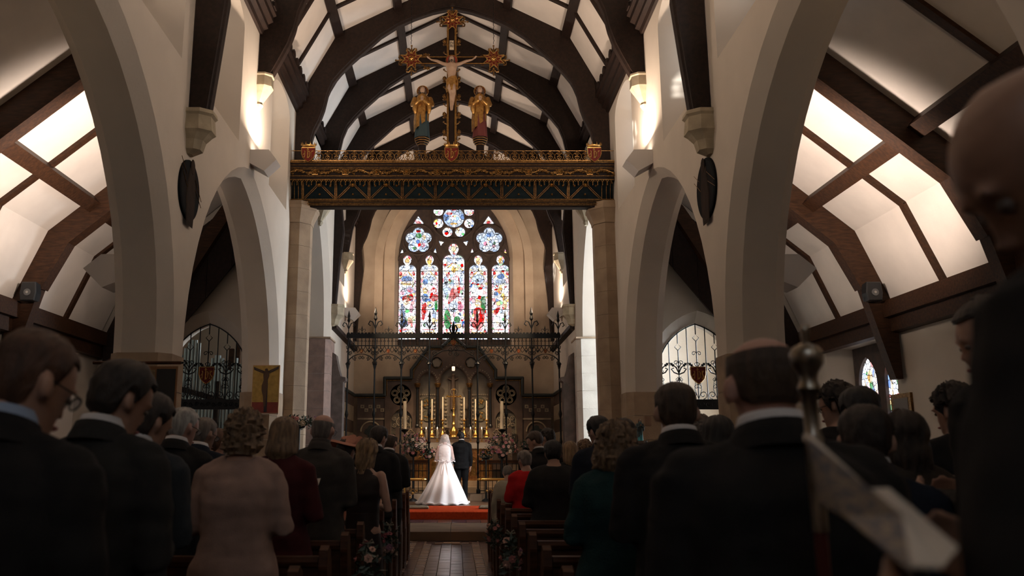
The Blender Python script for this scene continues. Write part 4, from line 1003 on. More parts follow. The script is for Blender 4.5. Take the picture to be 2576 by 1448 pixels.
# ================================================================== reredos and sanctuary
ZY = 26.1
def ez(x, y, Y=ZY): q = P(x, y, Y); return (q.x, q.z)
rr_ = thing('reredos', (0, 0, 0), 'stepped carved marble reredos with arches behind the altar', 'reredos')
REDM = mat('brown_marble', (.12, .075, .052), .5, c2=(.07, .045, .033), vscale=3, bump=.1)
GREYM = mat('grey_marble', (.19, .155, .115), .5, c2=(.12, .10, .08), vscale=4)
CREAM = mat('cream_marble', (.42, .34, .23), .5, c2=(.28, .22, .15), vscale=6)
DGREEN = mat('dark_green_trim', (.018, .024, .022), .5)
MOSA = mat('mosaic', (.16, .12, .06), .45, c2=(.05, .06, .05), vscale=26)
o_ = [(968, 1140), (968, 951), (1035, 951), (1035, 931), (1079, 873), (1111, 873), (1141, 847), (1171, 873), (1203, 873), (1247, 931), (1247, 951), (1314, 951), (1314, 1140)]
ol = [ez(*p) for p in o_]
arches_ = []
def parch(x0, x1, yb, yt, n=8):
    a, b = ez(x0, yb), ez(x1, yb); zt_ = ez(x0, yt)[1]; xc, hw_ = (a[0]+b[0])/2, (b[0]-a[0])/2; Rr = hw_*1.25; rise = math.sqrt(Rr*Rr-(Rr-hw_)**2)
    return arch_loop(xc, hw_, zt_-rise, Rr, a[1], n)
holes = []
for x0, x1, yt in ((1107, 1176, 922), (1055, 1095, 937), (1188, 1228, 937)):
    l = parch(x0, x1, 1075, yt); holes.append([(0, inset(l, .03)), (.03, l), (.14, l)])
for x in (1099, 1184): l = [(ez(x, 912)[0]+.17*math.cos(2*PI*i/20), ez(x, 912)[1]+.17*math.sin(2*PI*i/20)) for i in range(20)]; holes.append([(0, l), (.06, l), (.1, l)])
for x in (1008, 1273): l = [(ez(x, 993)[0]+.32*math.cos(2*PI*i/24), ez(x, 993)[1]+.32*math.sin(2*PI*i/24)) for i in range(24)]; holes.append([(0, inset(l, .01)), (.04, l), (.07, l)])
for x in (1010, 1273): l = parch(x-27, x+27, 1120, 1028); holes.append([(0, inset(l, .01)), (.04, l), (.07, l)])
wall_mesh(M(), ol, holes, lambda x, z, d: (x, ZY-.06+d, z), 0, .18).build('marble_slab', REDM, rr_)
M().prism([ez(*p) for p in ((972, 1140), (972, 957), (1038, 957), (1078, 880), (1141, 855), (1205, 880), (1244, 957), (1310, 957), (1310, 1140))], 'y', ZY+.08, ZY+.14).build('back_panel', GREYM, rr_)
m, mg = M(), M(); seq = [(893, 994)] + o_[1:-1] + [(1389, 994)]
seq = [(893, 994), (968, 994)] + o_[1:-1] + [(1314, 994), (1389, 994)]
for i in range(len(seq)-1):
    a, b = ez(*seq[i]), ez(*seq[i+1]); d = Vector((b[0]-a[0], b[1]-a[1])).normalized()
    for (mm_, r_, off, y_) in ((m, .05, 0, ZY-.10), (mg, .016, -.07, ZY-.10)):
        nx, nz = -d.y*off, d.x*off
        mm_.tube([(a[0]+nx-d.x*r_*.5, y_, a[1]+nz-d.y*r_*.5), (b[0]+nx+d.x*r_*.5, y_, b[1]+nz+d.y*r_*.5)], r_, 6)
m.build('outer_moulding', DGREEN, rr_); mg.build('gilt_line', GOLD, rr_)
for x in (1099, 1184):
    c = ez(x, 912); q = M().loft([[(p[0], yy, p[1]) for p in star_loop(c, 5, .085, .065, n=40)] for yy in (ZY+.0, ZY+.03)]).build('cinquefoil', mat('cinquefoil_stone', (.24, .20, .155), .6), rr_)
    M().tube([(c[0]+.18*math.cos(t), ZY-.065, c[1]+.18*math.sin(t)) for t in [PI+PI*i/14 for i in range(15)]], .012, 5).build('gilt_ring', GOLD, rr_)
for x in (1008, 1273):
    c = ez(x, 993)
    M().lathe([(.001, 0), (.31, 0)], (c[0], ZY+.0, c[1]), 24, ax='y').build('roundel_ground', GREYM, rr_)
    m = M()
    for k in range(5):
        a = PI/2+2*PI*k/5; cc = (c[0]+.19*math.cos(a), c[1]+.19*math.sin(a))
        for r_ in (.095, .06): m.tube([(cc[0]+r_*math.cos(t), ZY-.015, cc[1]+r_*math.sin(t)) for t in [2*PI*i/16 for i in range(17)]], .012, 5)
    m.tube([(c[0]+.1*math.cos(t), ZY-.015, c[1]+.1*math.sin(t)) for t in [2*PI*i/16 for i in range(17)]], .012, 5)
    m.build('roundel_tracery', CREAM, rr_)
    m = M(); c2 = ez(x, 1060); cc = c2
    m.tube([(cc[0]+.13*math.cos(t), ZY-.015, cc[1]+.13*math.sin(t)) for t in [2*PI*i/20 for i in range(21)]], .018, 5)
    for k in range(12): a = k*PI/6; m.tube([(cc[0]+.04*math.cos(a), ZY-.01, cc[1]+.04*math.sin(a)), (cc[0]+.12*math.cos(a), ZY-.01, cc[1]+.12*math.sin(a))], .008, 4)
    for k in range(6):
        a = PI/2+k*PI/3; m.tube(spiral((cc[0]+.22*math.cos(a), cc[1]+.2*math.sin(a)), .075, a, 1.2, 1, 12, ZY-.01), .011, 5)
    for sx in (-1, 1): m.tube([(cc[0]+sx*.3, ZY-.01, cc[1]-.6), (cc[0]+sx*.3, ZY-.01, cc[1]+.1)], .012, 4); m.tube(spiral((cc[0]+sx*.15, cc[1]-.36), .1, 0, 1.3, sx, 12, ZY-.01), .012, 5)
    m.build('scroll_inlay', CREAM, rr_)
# columns and side arch panels
for x in (1050, 1101, 1181, 1233):
    a = ez(x, 1075); b = ez(x, 975)
    cl = M().lathe([(.07, 0), (.07, .05), (.05, .09), (.045, b[1]-a[1]-.06), (.065, b[1]-a[1])], (a[0], ZY-.14, a[1]), 10).build('shaft', mat('black_marble', (.012, .011, .011), .25), rr_)
    M().lathe([(.055, 0), (.085, .05), (.10, .10), (.10, .13)], (a[0], ZY-.14, b[1]), 10).build('shaft_capital', GOLD, cl)
for x0, x1, yt in ((1107, 1176, 922), (1055, 1095, 937), (1188, 1228, 937)):
    l = inset(parch(x0, x1, 975, yt), .08); n = len(l); k = 0
    for i in range(1, n-1):
        if i % 1 == 0:
            p = l[i]; q = M().cbox((p[0], ZY-.07, p[1]), (.028, .02, .028)); q.build('dog_tooth', CREAM, rr_)
for xc in (1075, 1208):
    for yy in (1013, 1045):
        c = ez(xc, yy)
        q = M().lathe([(.001, 0), (.155, 0), (.165, -.012), (.175, 0), (.175, .03)], (c[0], ZY+.05, c[1]), 22, ax='y').build('mosaic_roundel', MOSA, rr_)
        m = M(); rnd2 = random.Random(int(xc+yy))
        for i in range(9): m.ball((c[0]+rnd2.uniform(-.1, .1), ZY+.035, c[1]+rnd2.uniform(-.1, .1)), (.02+.015*rnd2.random(), .008, .02+.02*rnd2.random()), 6, 4)
        m.build('mosaic_highlight', GOLD_B, q)
    c0, c1 = ez(xc-18, 1072), ez(xc+18, 992)
    m = M()
    for k in range(9):
        zz = c0[1]+(c1[1]-c0[1])*k/8
        for xx in (c0[0], c1[0]): m.cbox((xx, ZY+.055, zz), (.045, .02, .05))
    for k in range(1, 7): m.cbox((c0[0]+(c1[0]-c0[0])*k/7, ZY+.055, c1[1]), (.03, .02, .045))
    m.build('inlay_border', CREAM, rr_)
for xc in (1121, 1161):
    for k in range(9): 
        c = ez(xc, 1000+k*9); m = M(); sunburst(m, c[0], c[1], .055, 6, Y=ZY+.05); m.build('tile_star', GREYM if k % 2 else CREAM, rr_)
M().prism([ez(*p) for p in ((1129, 1075), (1129, 970), (1127, 945), (1153, 945), (1151, 970), (1151, 1075))], 'y', ZY+.04, ZY+.09).build('central_niche', mat('niche_stone', (.12, .09, .07), .7, c2=(.07, .055, .045), vscale=4), rr_)
m = M(); c = ez(1140, 955)
m.tube([(c[0], ZY, c[1]-.9), (c[0], ZY, c[1]+.1)], [.09, .05], 8); m.tube([(c[0]-.16, ZY, c[1]+.05), (c[0], ZY, c[1]-.02), (c[0]+.16, ZY, c[1]+.05)], .03, 6); m.ball((c[0], ZY, c[1]+.14), .06, 8, 6); m.build('relief_figure', REDM, rr_)
# wainscot left and right of the reredos
for s_, xa, xb in ((-1, 897, 968), (1, 1314, 1385)):
    a, b = ez(xa, 1140), ez(xb, 994)
    M().box(a[0], b[0], ZY-.02, ZY+.14, a[1], b[1]).build('wainscot', REDM, rr_)
    x0 = min(a[0], b[0])+.10
    for r_ in range(2):
        for k in range(6):
            if (k+r_) % 2 == 0:
                zc = ez(900, 1022+r_*9)[1]; q = M().cbox((x0+.05+k*.122, ZY-.035, zc), (.112, .02, .105)).build('square_tile', CREAM, rr_)
                sb = M(); sunburst(sb, x0+.05+k*.122, zc, .038, 4, Y=ZY-.05); sb.build('tile_flower', GREYM, q)
    c = ez((xa+xb)/2+s_*0, 1085); M().tube([(c[0]+.3*math.cos(t), ZY-.04, c[1]+.3*math.sin(t)) for t in [PI*i/14 for i in range(15)]], .025, 5).build('arch_roll', CREAM, rr_)
    l = star_loop(c, 4, .1, .09, n=32); M().loft([[(p[0], yy, p[1]) for p in l] for yy in (ZY-.04, ZY-.02)]).build('quatrefoil', DGREEN, rr_)
    M().box(a[0], b[0], ZY-.04, ZY, ez(900, 1055)[1], ez(900, 1051)[1]).build('string', CREAM, rr_)
# banded dado on the chancel side walls
for s_, sd in ((-1, 'left'), (1, 'right')):
    for i, (z0, z1, mt) in enumerate(((0.4, 1.25, REDM), (1.25, 1.75, CREAM), (1.76, 2.15, CREAM), (2.15, 2.5, REDM), (2.5, 2.95, CREAM), (2.95, 3.25, REDM))):
        if mt is CREAM and True:
            for k in range(6): struct(M().box(s_*(CW-.05), s_*(CW-.0), 22.1+k*.66, 22.1+(k+1)*.66-.008, z0+.01, z1).build('trim_%d' % (30+k+i*6+(50 if s_ > 0 else 0)), CREAM))
        else: struct(M().box(s_*(CW-.05), s_*CW, 22.1, 26.05, z0+.01, z1).build('trim_%d' % (200+i+(10 if s_ > 0 else 0)), mt))
    struct(M().prism([(s_*CW, 3.25), (s_*(CW-.09), 3.25), (s_*(CW-.10), 3.31), (s_*(CW-.05), 3.36), (s_*CW, 3.36)], 'y', 21.95, 26.1).build('trim_%d' % (230 if s_ > 0 else 231), DGREEN))
    struct(M().prism([(s_*CW, 4.62), (s_*(CW-.12), 4.66), (s_*(CW-.12), 4.76), (s_*CW, 4.82)], 'y', 21.4, 26.1).build('trim_%d' % (240 if s_ > 0 else 241), OAK))
    # stall end by the pier
    tag(M().loft([[(s_*(CW-x_), yy, z) for x_, z in ((.02, .35), (.30, .35), (.30, 3.30), (.36, 3.34), (.36, 3.42), (.24, 3.44), (.18, 3.62), (.10, 4.0), (.02, 4.05))] for yy in (21.55, 21.95)]).build('stall_end', STONE_D), 'carved dark stall end against the chancel pier on the %s' % sd, 'stall')

# altar
alt = thing('altar', (0, 25.05, .77), 'altar with lace-edged white cloth and glowing gold front behind the couple', 'altar')
zA = P(1148, 1113, 24.8).z-.77
GOLDF = mat('gold_altar_front', (.60, .30, .09), .4, metal=.5, c2=(.34, .14, .05), vscale=12)
M().box(-1.12, 1.12, -.3, .35, 0, zA-.01).build('altar_body', GOLDF, alt)
for i in range(6):
    m = M(); x = -.93+i*.372
    l = arch_loop(x, .13, .5, .17, .12, 6); m.tube([(p[0], -.32, p[1]) for p in l], .018, 5); m.ball((x, -.31, .62), (.035, .02, .045), 8, 6); m.loft([[(x+r_*math.cos(t), -.31+r_*.3*math.sin(t), z) for t in [2*PI*j/10 for j in range(10)]] for z, r_ in ((.14, .09), (.35, .075), (.52, .07), (.57, .02))])
    m.build('gilt_niche', GOLD_B, alt)
LACE = mat('altar_linen', (.66, .58, .50), .85, bump=.3, bscale=60)
m = M(); n = 60
top = [(-1.17, -.36), (1.17, -.36), (1.17, .38), (-1.17, .38)]
m.box(-1.17, 1.17, -.34, .38, zA-.008, zA+.004)
rg = [[(-1.17+2.34*i/n, -.345+.008*math.sin(i*1.3)*(zA-z)*6, z - (.012*abs(math.sin(i*PI/2.0)) if z < zA-.1 else 0)) for i in range(n+1)] for z in (zA, zA-.07, zA-.16)]
m.loft(rg, closed=False)
m.build('altar_cloth', LACE, alt)
sh_ = M().box(-1.16, 1.16, .36, .9, 0, P(1148, 1101, 25.5).z-.77); sh_.box(-1.2, 1.2, .34, .9, P(1148, 1101, 25.5).z-.77, P(1148, 1099, 25.5).z-.77)
sh_.build('retable_shelf', REDM, alt)
for i in range(5):
    m = M(); c = (-.9+i*.45, .35, .0+P(1148, 1092, 25.4).z-.77-.2)
M().box(-1.75, 1.75, .80, .98, .3, P(1148, 1076, 25.9).z-.77).build('upper_ledge', REDM, alt)
m = M(); zz = P(1148, 1089, 25.9).z-.77
for i in range(8):
    l = star_loop((-1.3+i*.37, zz), 4, .06, .05, n=24); m.tube([(p[0], .79, p[1]) for p in l+l[:1]], .012, 4)
m.build('ledge_quatrefoils', CREAM, alt)
# candles and candlesticks
WAX = mat('candle_wax', (.72, .60, .44), .5); FLAME = mat('flame', (1, .8, .5), .5, emit=(1, .72, .36), estr=20)
def flame(parent, z, r=.011): return M().lathe([(.002, 0), (r, .015), (r*.9, .03), (.001, .06)], (0, 0, z), 8).build('flame', FLAME, parent)
ks = {}
def candlestick(x, ytop, ymid, ybase, Y, lit, label, grp, gold=True):
    a, b, c = P(x, ytop, Y), P(x, ymid, Y), P(x, ybase, Y); t = thing('candlestick', (a.x, Y, c.z), label, 'candlestick', grp)
    h = b.z-c.z; H = a.z-c.z
    if gold: M().lathe([(.10, 0), (.10, .02), (.07, .05), (.09, .09), (.05, .15), (.03, .2), (.02, h*.45), (.045, h*.5), (.02, h*.56), (.018, h*.75), (.04, h*.8), (.018, h*.85), (.018, h*.93), (.07, h*.97), (.06, h)], n=12).build('stick', BRASS, t, smooth=50)
    else: M().lathe([(.045, 0), (.04, .01), (.012, .03), (.012, .06), (.035, .08), (.03, .1)], n=12).build('stick', BRASS, t, smooth=50); h = .1
    cd = M().lathe([(.022 if gold else .03, h-.005), (.019 if gold else .03, H-.01), (.008, H)], n=12).build('candle', WAX, t, smooth=50)
    M().tube([(0, 0, H), (.001, 0, H+.015)], .002, 4).build('wick', BLACK, cd)
    if lit: flame(cd, H+.008)
    return t
for x, yt, lab in ((1061, 1007, 'outermost gilt candlestick with tall taper on the left of the altar shelf'), (1087, 1003, 'middle gilt candlestick with tall taper on the left of the altar shelf'), (1114, 998, 'gilt candlestick just left of the golden altar cross'), (1167.5, 998, 'gilt candlestick just right of the golden altar cross'), (1196, 1003, 'middle gilt candlestick with tall taper on the right of the altar shelf'), (1223.7, 1007, 'outermost gilt candlestick with tall taper on the right of the altar shelf')):
    candlestick(x, yt, 1055, 1100.5, 25.6, False, lab, 'tall gilt candlesticks on the altar shelf')
for x, lab in ((1072, 'lit thick candle at the far left end of the white altar cloth'), (1100, 'lit thick candle on the altar just left of the veil'), (1183.6, 'lit thick candle on the altar above the groom\'s right shoulder'), (1211.8, 'lit thick candle at the far right end of the altar cloth')):
    candlestick(x, 1079, 1100, 1110.5, 24.85, True, lab, 'lit candles on the altar cloth', gold=False)
# altar cross
t = thing('altar_cross', (P(1141.4, 1100, 25.55).x, 25.55, P(1141, 1100.5, 25.55).z), 'ornate golden cross standing at the centre of the altar shelf', 'cross')
H = P(1141, 980, 25.55).z-t.location.z; za = P(1141, 997, 25.55).z-t.location.z
M().lathe([(.14, 0), (.14, .04), (.10, .08), (.13, .16), (.10, .24), (.05, .3), (.035, .36), (.06, .4), (.03, .46), (.03, .6), (.06, .65), (.03, .7), (.025, .8)], n=14).build('foot', BRASS, t, smooth=50)
m = M(); m.tube([(0, 0, .78), (0, 0, za)], [.035, .03], 8); m.tube([(0, 0, za), (0, 0, H-.04)], .025, 8); m.tube([(-.17, 0, za), (.17, 0, za)], .022, 8)
for i in range(6): m.ball((0, 0, .85+i*(za-.95)/5), (.045, .04, .035), 8, 6)
for p in ((-.19, za), (.19, za), (0, H)): 
    for a in range(3): q = PI/2*a-(PI/2 if 0 else 0); m.ball((p[0]+.025*math.cos(q*1.0), 0, p[1]+.025*math.sin(q)), .024, 6, 5)
m.build('cross_arms', BRASS, t, smooth=50)
m = M(); m.tube([(-.11, -.04, za+.02), (0, -.035, za-.03), (.11, -.04, za+.02)], .012, 6); m.tube([(0, -.035, za-.03), (0, -.04, za-.2), (0, -.035, za-.33)], [.025, .02, .01], 6); m.ball((0, -.05, za+.015), .02, 6, 5); m.build('small_figure', GOLD_B, t, smooth=60)
M().tube([(.10*math.cos(q), .02, H-.06+.10*math.sin(q)) for q in [2*PI*i/20 for i in range(21)]], .010, 5).build('ring_halo', GREYM, t)
# paschal candles on stands
for x, lab in ((1019, 'very tall white candle on a black stand left of the altar'), (1262, 'very tall white candle on a black stand right of the altar')):
    Yc = 24.1; a, b = P(x, 1008, Yc), P(x, 1078, Yc); t = thing('tall_candle', (a.x, Yc, .62), lab, 'candle')
    M().lathe([(.14, 0), (.14, .03), (.03, .08), (.025, .7), (.05, .75), (.025, .8), (.02, b.z-.74), (.10, b.z-.68), (.12, b.z-.64), (.05, b.z-.62)], n=10).build('stand', IRON, t, smooth=50)
    M().lathe([(.05, b.z-.63), (.046, a.z-.63), (.01, a.z-.62)], n=12).build('candle', WAX, t, smooth=50)
# hanging lamp
a = P(1140.6, 933, 24.0); t = thing('sanctuary_lamp', a, 'small lit glass lamp hanging above the altar cross', 'lamp')
M().lathe([(.03, 0), (.045, .03), (.045, .12), (.04, .13)], n=12).build('lamp_glass', mat('lamp_glass', (.8, .7, .65), .2, emit=(1, .72, .55), estr=1.0), t, smooth=50)
M().lathe([(.002, .05), (.012, .065), (.002, .09)], n=8).build('flame', FLAME, t)
m = M()
for k in range(3): q = 2*PI*k/3; m.tube([(.045*math.cos(q), .045*math.sin(q), .13), (0, 0, .6)], .003, 4)
m.tube([(0, 0, .6), (0, 0, 11.3-a.z)], .004, 4); m.lathe([(.06, -.02), (.02, -.01), (.05, .0)], n=10); m.build('lamp_chain', IRON, t)
# brass communion rails
for s_, sd in ((-1, 'left'), (1, 'right')):
    x0 = P(1063 if s_ < 0 else 1210, 1205, 21.9); t = thing('brass_rail', (x0.x, 21.9, .32), 'brass communion rail with scrolled bracket to the %s of the couple' % sd, 'rail')
    z = x0.z-.32
    m = M().tube([(0, 0, z), (s_*2.1, 0, z)], .035, 10); m.lathe([(.035, -.02), (.06, .0), (.03, .03), (.045, .05), (.01, .1)] if s_ < 0 else [(.035, .02), (.06, .0), (.03, -.03), (.045, -.05), (.01, -.1)], (0, 0, z), 10, ax='x'); m.build('rail_tube', BRASS, t, smooth=50)
    for k in (.45, 1.75):
        M().tube([(s_*k, 0, 0), (s_*k, 0, z)], .022, 8).build('rail_post', BRASS, t)
        m = M()
        for sx in (-1, 1): m.tube([(s_*k, 0, .1), (s_*k+sx*.1, 0, .25), (s_*k+sx*.22, 0, .32), (s_*k+sx*.28, 0, .24), (s_*k+sx*.2, 0, .2)], .014, 5); m.ball((s_*k+sx*.2, 0, .22), .04, 8, 6); m.ball((s_*k+sx*.30, 0, .28), .03, 8, 6); m.ball((s_*k+sx*.14, 0, .12), .03, 6, 5)
        m.build('gilt_scroll', GOLD_B, t)
# kneelers on the carpet
for s_, x in ((-1, 1040), (1, 1235)):
    q = P(x, 1280, 19.0); hx = .33 if s_ < 0 else .26
    tag(M().loft([[(q.x-hx, 18.85, .327), (q.x+hx, 18.85, .327), (q.x+hx, 19.15, .327), (q.x-hx, 19.15, .327)], [(q.x-hx, 18.84, .36), (q.x+hx, 18.84, .36), (q.x+hx, 19.16, .36), (q.x-hx, 19.16, .36)], [(q.x-hx+.03, 18.88, .39), (q.x+hx-.03, 18.88, .39), (q.x+hx-.03, 19.12, .39), (q.x-hx+.03, 19.12, .39)]]).build('kneeler', mat('kneeler_cloth', (.20, .15, .09), .9, var=.3, vscale=30)), 'flat beige kneeler on the red carpet to the %s of the bride' % ('left' if s_ < 0 else 'right, beyond the groom'), 'kneeler')

# ================================================================== grilles at the ends of the aisles
for s_, sd in ((-1, 'left'), (1, 'right')):
    gx = s_*4.95; Yg = 17.1
    t = thing('iron_grille', (gx, Yg, 0), 'pointed wrought iron grille with red shield at the end of the %s aisle' % sd, 'grille')
    zb_ = P(1148, 1004, Yg).z; a_, zs__, Rr_ = .83, 3.0, 1.15; k_ = Rr_-a_
    def ztop_(x): return zs__ + math.sqrt(max(Rr_**2-(abs(x)+k_)**2, 0))
    for i in range(-4, 5):
        x = i*.187
        z1 = ztop_(x)
        if z1 <= zb_: continue
        odd = i % 2 == 0
        m = M()
        if not odd: m.tube([(x, 0, zb_), (x, 0, z1)], .011, 4)
        else:
            zz = z1-.30
            m.tube([(x, 0, zb_), (x, 0, zz-.07)], .012, 4)
            m.tube([(x, 0, zz-.07), (x-.065, 0, zz), (x, 0, zz+.07), (x+.065, 0, zz), (x, 0, zz-.07)], .009, 4); m.tube([(x, 0, zz+.07), (x, 0, z1)], .011, 4)
        m.build('bar', IRON, t)
        if odd:
            m = M(); zc = zb_+.62
            for sx in (-1, 1):
                m.tube(spiral((x+sx*.055, min(z1-.62, zc+.5)), .05, PI if sx > 0 else 0, 1.1, -sx), .008, 4)
                m.tube([(x, 0, zc-.1), (x+sx*.05, 0, zc+.02), (x+sx*.13, 0, zc+.08)], [.012, .016, .008], 5); leaf(m, x+sx*.08, zc+.04, PI/2-sx*.9, .13, -.005, .28)
                m.tube([(x, 0, zc-.12), (x+sx*.10, 0, zc-.08), (x+sx*.15, 0, zc-.01), (x+sx*.10, 0, zc+.01)], .014, 5)
                m.tube([(x, 0, zc), (x+sx*.05, 0, zc+.10), (x+sx*.01, 0, zc+.12)], .01, 5)
                m.tube(spiral((x+sx*.045, zc-.22), .045, PI/2, 1.2, sx), .007, 4); m.tube(spiral((x+sx*.045, zc-.36), .05, PI/2, 1.2, sx), .007, 4)
                m.tube([(x, 0, zb_), (x+sx*.07, 0, zb_+.2), (x+sx*.05, 0, zb_+.35), (x, 0, zb_+.45)], .007, 4)
                m.tube(spiral((x+sx*.093, zb_+.09), .085, -PI/2, 1.3, sx), .008, 4)
            m.build('scrollwork', IRON, t)
    m = M(); pts = arch_loop(0, a_-.015, zs__, Rr_-.015, zb_, 12); m.tube([(p[0], 0, p[1]) for p in pts], .014, 5); m.build('arched_frame', IRON, t)
    M().box(-.82, .82, -.02, .02, zb_-.2, zb_).build('bottom_band', IRON, t); 
    q = M()
    for i in range(14): q.tube(spiral((-.75+i*.115, zb_-.1), .05, 0, 1.2, 1 if i % 2 else -1, 10, -.022), .008, 4)
    q.build('band_scrolls', IRON, t)
    shield(t, (0, -.03, zb_+.50), .30, .34, crown=False, letters='ihs')
# organ behind the left grille
t = thing('organ', (-5.3, 19.2, 0), 'church organ with grey metal pipes seen through the left iron grille', 'organ')
PIPE = mat('pipe_metal', (.30, .36, .36), .35, metal=.7)
M().box(-.9, 1.3, 0, .8, 0, 2.2).build('organ_case', mat('organ_case', (.18, .15, .14), .7), t)
for i in range(22):
    x = -.85+i*.078; h = 3.35+(.35 if i < 6 else 0)+.35*abs(math.sin(i*.45)); h = h-.2*(i > 16)
    zl_ = 2.75-.035*i
    M().lathe([(.02, 1.6), (.033, 1.8), (.033, h)], (x, -.05, 0), 8).build('pipe', PIPE, t)
    if i == 16 or i == 14: M().box(x-.05, x+.05, .02, .12, 2.2, h+.5).build('wooden_pipe', OAK_A, t)
m = M().loft([[(x, -.10, z-.06), (x, -.10, z+.06), (x, -.14, z+.06), (x, -.14, z-.06)] for x, z in ((-.9, 2.95), (0, 2.7), (.9, 2.45))]); m.build('pipe_rail', OAK, t)
for x in (-.88, .0, .82): M().box(x-.04, x+.04, -.13, -.07, .8, 3.1).build('case_post', OAK, t)

# ================================================================== things on the walls
for s_, x, y0, y1 in ((-1, 472, 401, 557), (1, 1781, 395, 553)):
    X = s_*NW; c = PX(x, (y0+y1)/2, X); r_ = (PX(x, y0, X).z-PX(x, y1, X).z)/2
    t = thing('wall_plaque', (X, c.y, c.z), 'dark painted round plaque on the %s nave wall under the stone corbel' % ('left' if s_ < 0 else 'right'), 'plaque')
    DK = mat('plaque_paint', (.014, .009, .008), .8, spec=.1, c2=(.006, .009, .011), vscale=3)
    d = M().lathe([(.001, -.04*s_*1), (r_*.93, -.04*s_), (r_, -.03*s_), (r_, .0)], n=40, ax='x').build('roundel', DK, t)
    m = M(); pts = [(-.12, -.45), (.14, -.45), (.18, -.1), (.1, .25), (.0, .36), (-.1, .25), (-.18, -.1)]
    m.loft([[(-s_*(.042+k), p[0]*q, p[1]*q) for p in pts] for k, q in ((0, 1.0), (.008, .9))]); m.ball((-s_*.05, 0, .30), (.01, .085, .1), 10, 6)
    m.build('painted_figure', mat('plaque_figure', (.04, .026, .018), .8, spec=.1, c2=(.025, .018, .014), vscale=8), d)
    m = M()
    for a, b in (((-.42, -.20), (-.15, .0)), ((-.42, -.30), (-.2, -.15)), ((.15, -.05), (.42, .10)), ((.12, -.18), (.42, .02))): m.tube([(-s_*.045, a[0]*-s_, -a[1]), (-s_*.045, b[0]*-s_, -b[1])], .004, 4)
    m.build('gilt_line', GOLD, d)
# painted icon of the crucifixion on the left pier
Yi = 15.50; q = [P(637, 918, Yi), P(700, 1040, Yi)]; w_, h_ = q[1].x-q[0].x, q[0].z-q[1].z
t = thing('painted_icon', ((q[0].x+q[1].x)/2, Yi, q[1].z), 'gold and red painted crucifixion icon hanging on the left pier', 'painting')
M().box(-w_/2, w_/2, -.01, .03, 0, h_).build('icon_frame', mat('icon_edge', (.48, .30, .17), .5), t)
M().box(-w_/2+.012, w_/2-.012, -.014, 0, h_*.235, h_-.012).build('gold_ground', mat('icon_gold', (.50, .33, .09), .4, metal=.45, var=.3, vscale=14), t)
M().box(-w_/2+.012, w_/2-.012, -.0145, 0, .014, h_*.235).build('red_ground', mat('icon_red', (.22, .03, .02), .5, var=.3, vscale=9), t)
DKP = mat('icon_dark', (.02, .016, .022), .5); FLP = mat('icon_flesh', (.075, .038, .017), .5)
def ip(u_, v_): return (-w_/2+w_*u_, -.018, h_*(1-v_))
def flat(m, pts, d=.004): m.loft([[(a[0], a[1]+dd, a[2]) for a in [ip(*p) for p in pts]] for dd in (0, -d)])
m = M(); flat(m, [(.44, .18), (.57, .18), (.58, .97), (.47, .97)]); flat(m, [(.04, .04), (.06, .10), (.50, .20), (.50, .14)]); flat(m, [(.96, .02), (.96, .08), (.52, .20), (.52, .14)]); m.build('painted_cross', DKP, t)
m = M(); flat(m, [(.42, .14), (.60, .14), (.62, .22), (.56, .33), (.56, .45), (.55, .62), (.52, .85), (.46, .85), (.42, .65), (.36, .52), (.36, .42), (.42, .32), (.40, .2)], .007); flat(m, [(.07, .07), (.10, .06), (.44, .155), (.43, .185)], .007); flat(m, [(.92, .05), (.90, .04), (.57, .15), (.58, .18)], .007); flat(m, [(.46, .08), (.54, .07), (.57, .11), (.54, .16), (.47, .15)], .009); m.build('painted_body', FLP, t)
M().tube([(ip(.51, 0)[0]+.035*math.cos(a), -.02, h_*.885+.035*math.sin(a)) for a in [2*PI*i/16 for i in range(17)]], .002, 4).build('painted_halo', GOLD_B, t)
M().box(-w_/2+.0, w_/2, -.02, .03, -.012, .004).build('icon_ledge', mat('ledge', (.4, .36, .3), .6), t)
# banner with embroidered panel by the left pier
Yb = 9.45; a, b = P(320, 912, Yb), P(437, 1100, Yb)
t = thing('banner', (b.x, Yb, b.z), 'processional banner with gold embroidery and black cloth on the nearest left pier', 'banner')
ww, hh_ = a.x-b.x, a.z-b.z
M().tube([(ww-.38, 0, hh_), (.03, 0, hh_)], .018, 8).build('banner_pole', PEW, t)
M().box(ww, 0, -.01, .01, -.6, hh_-.04).build('banner_frame', mat('banner_frame', (.20, .09, .03), .6), t)
M().box(-.23, -.02, -.018, 0, -.6, hh_-.07).build('black_cloth', BLACK, t)
EMB = mat('gold_embroidery', (.26, .18, .08), .6, c2=(.15, .10, .05), vscale=26, bump=.6, bscale=50)
M().box(ww+.02, -.25, -.02, 0, -.3, hh_-.08).build('embroidered_panel', EMB, t)
def cross_finial(x, z):
    m = M()
    for k in range(4): q_ = k*PI/2; m.ball((x+.022*math.cos(q_), 0, z+.022*math.sin(q_)), .013, 6, 5)
    m.tube([(x-.05, 0, z), (x, 0, z)], .006, 5); m.build('cross_finial', IRON, t)
cross_finial(.065, hh_)
# candle bracket between grille and icon
q = P(629, 1008, 16.7); tag(M().lathe([(.03, 0), (.03, .11), (.005, .12)], (q.x, q.y, q.z), 10).build('wall_candle', WAX), 'small cream pillar candle beside the left grille', 'candle')
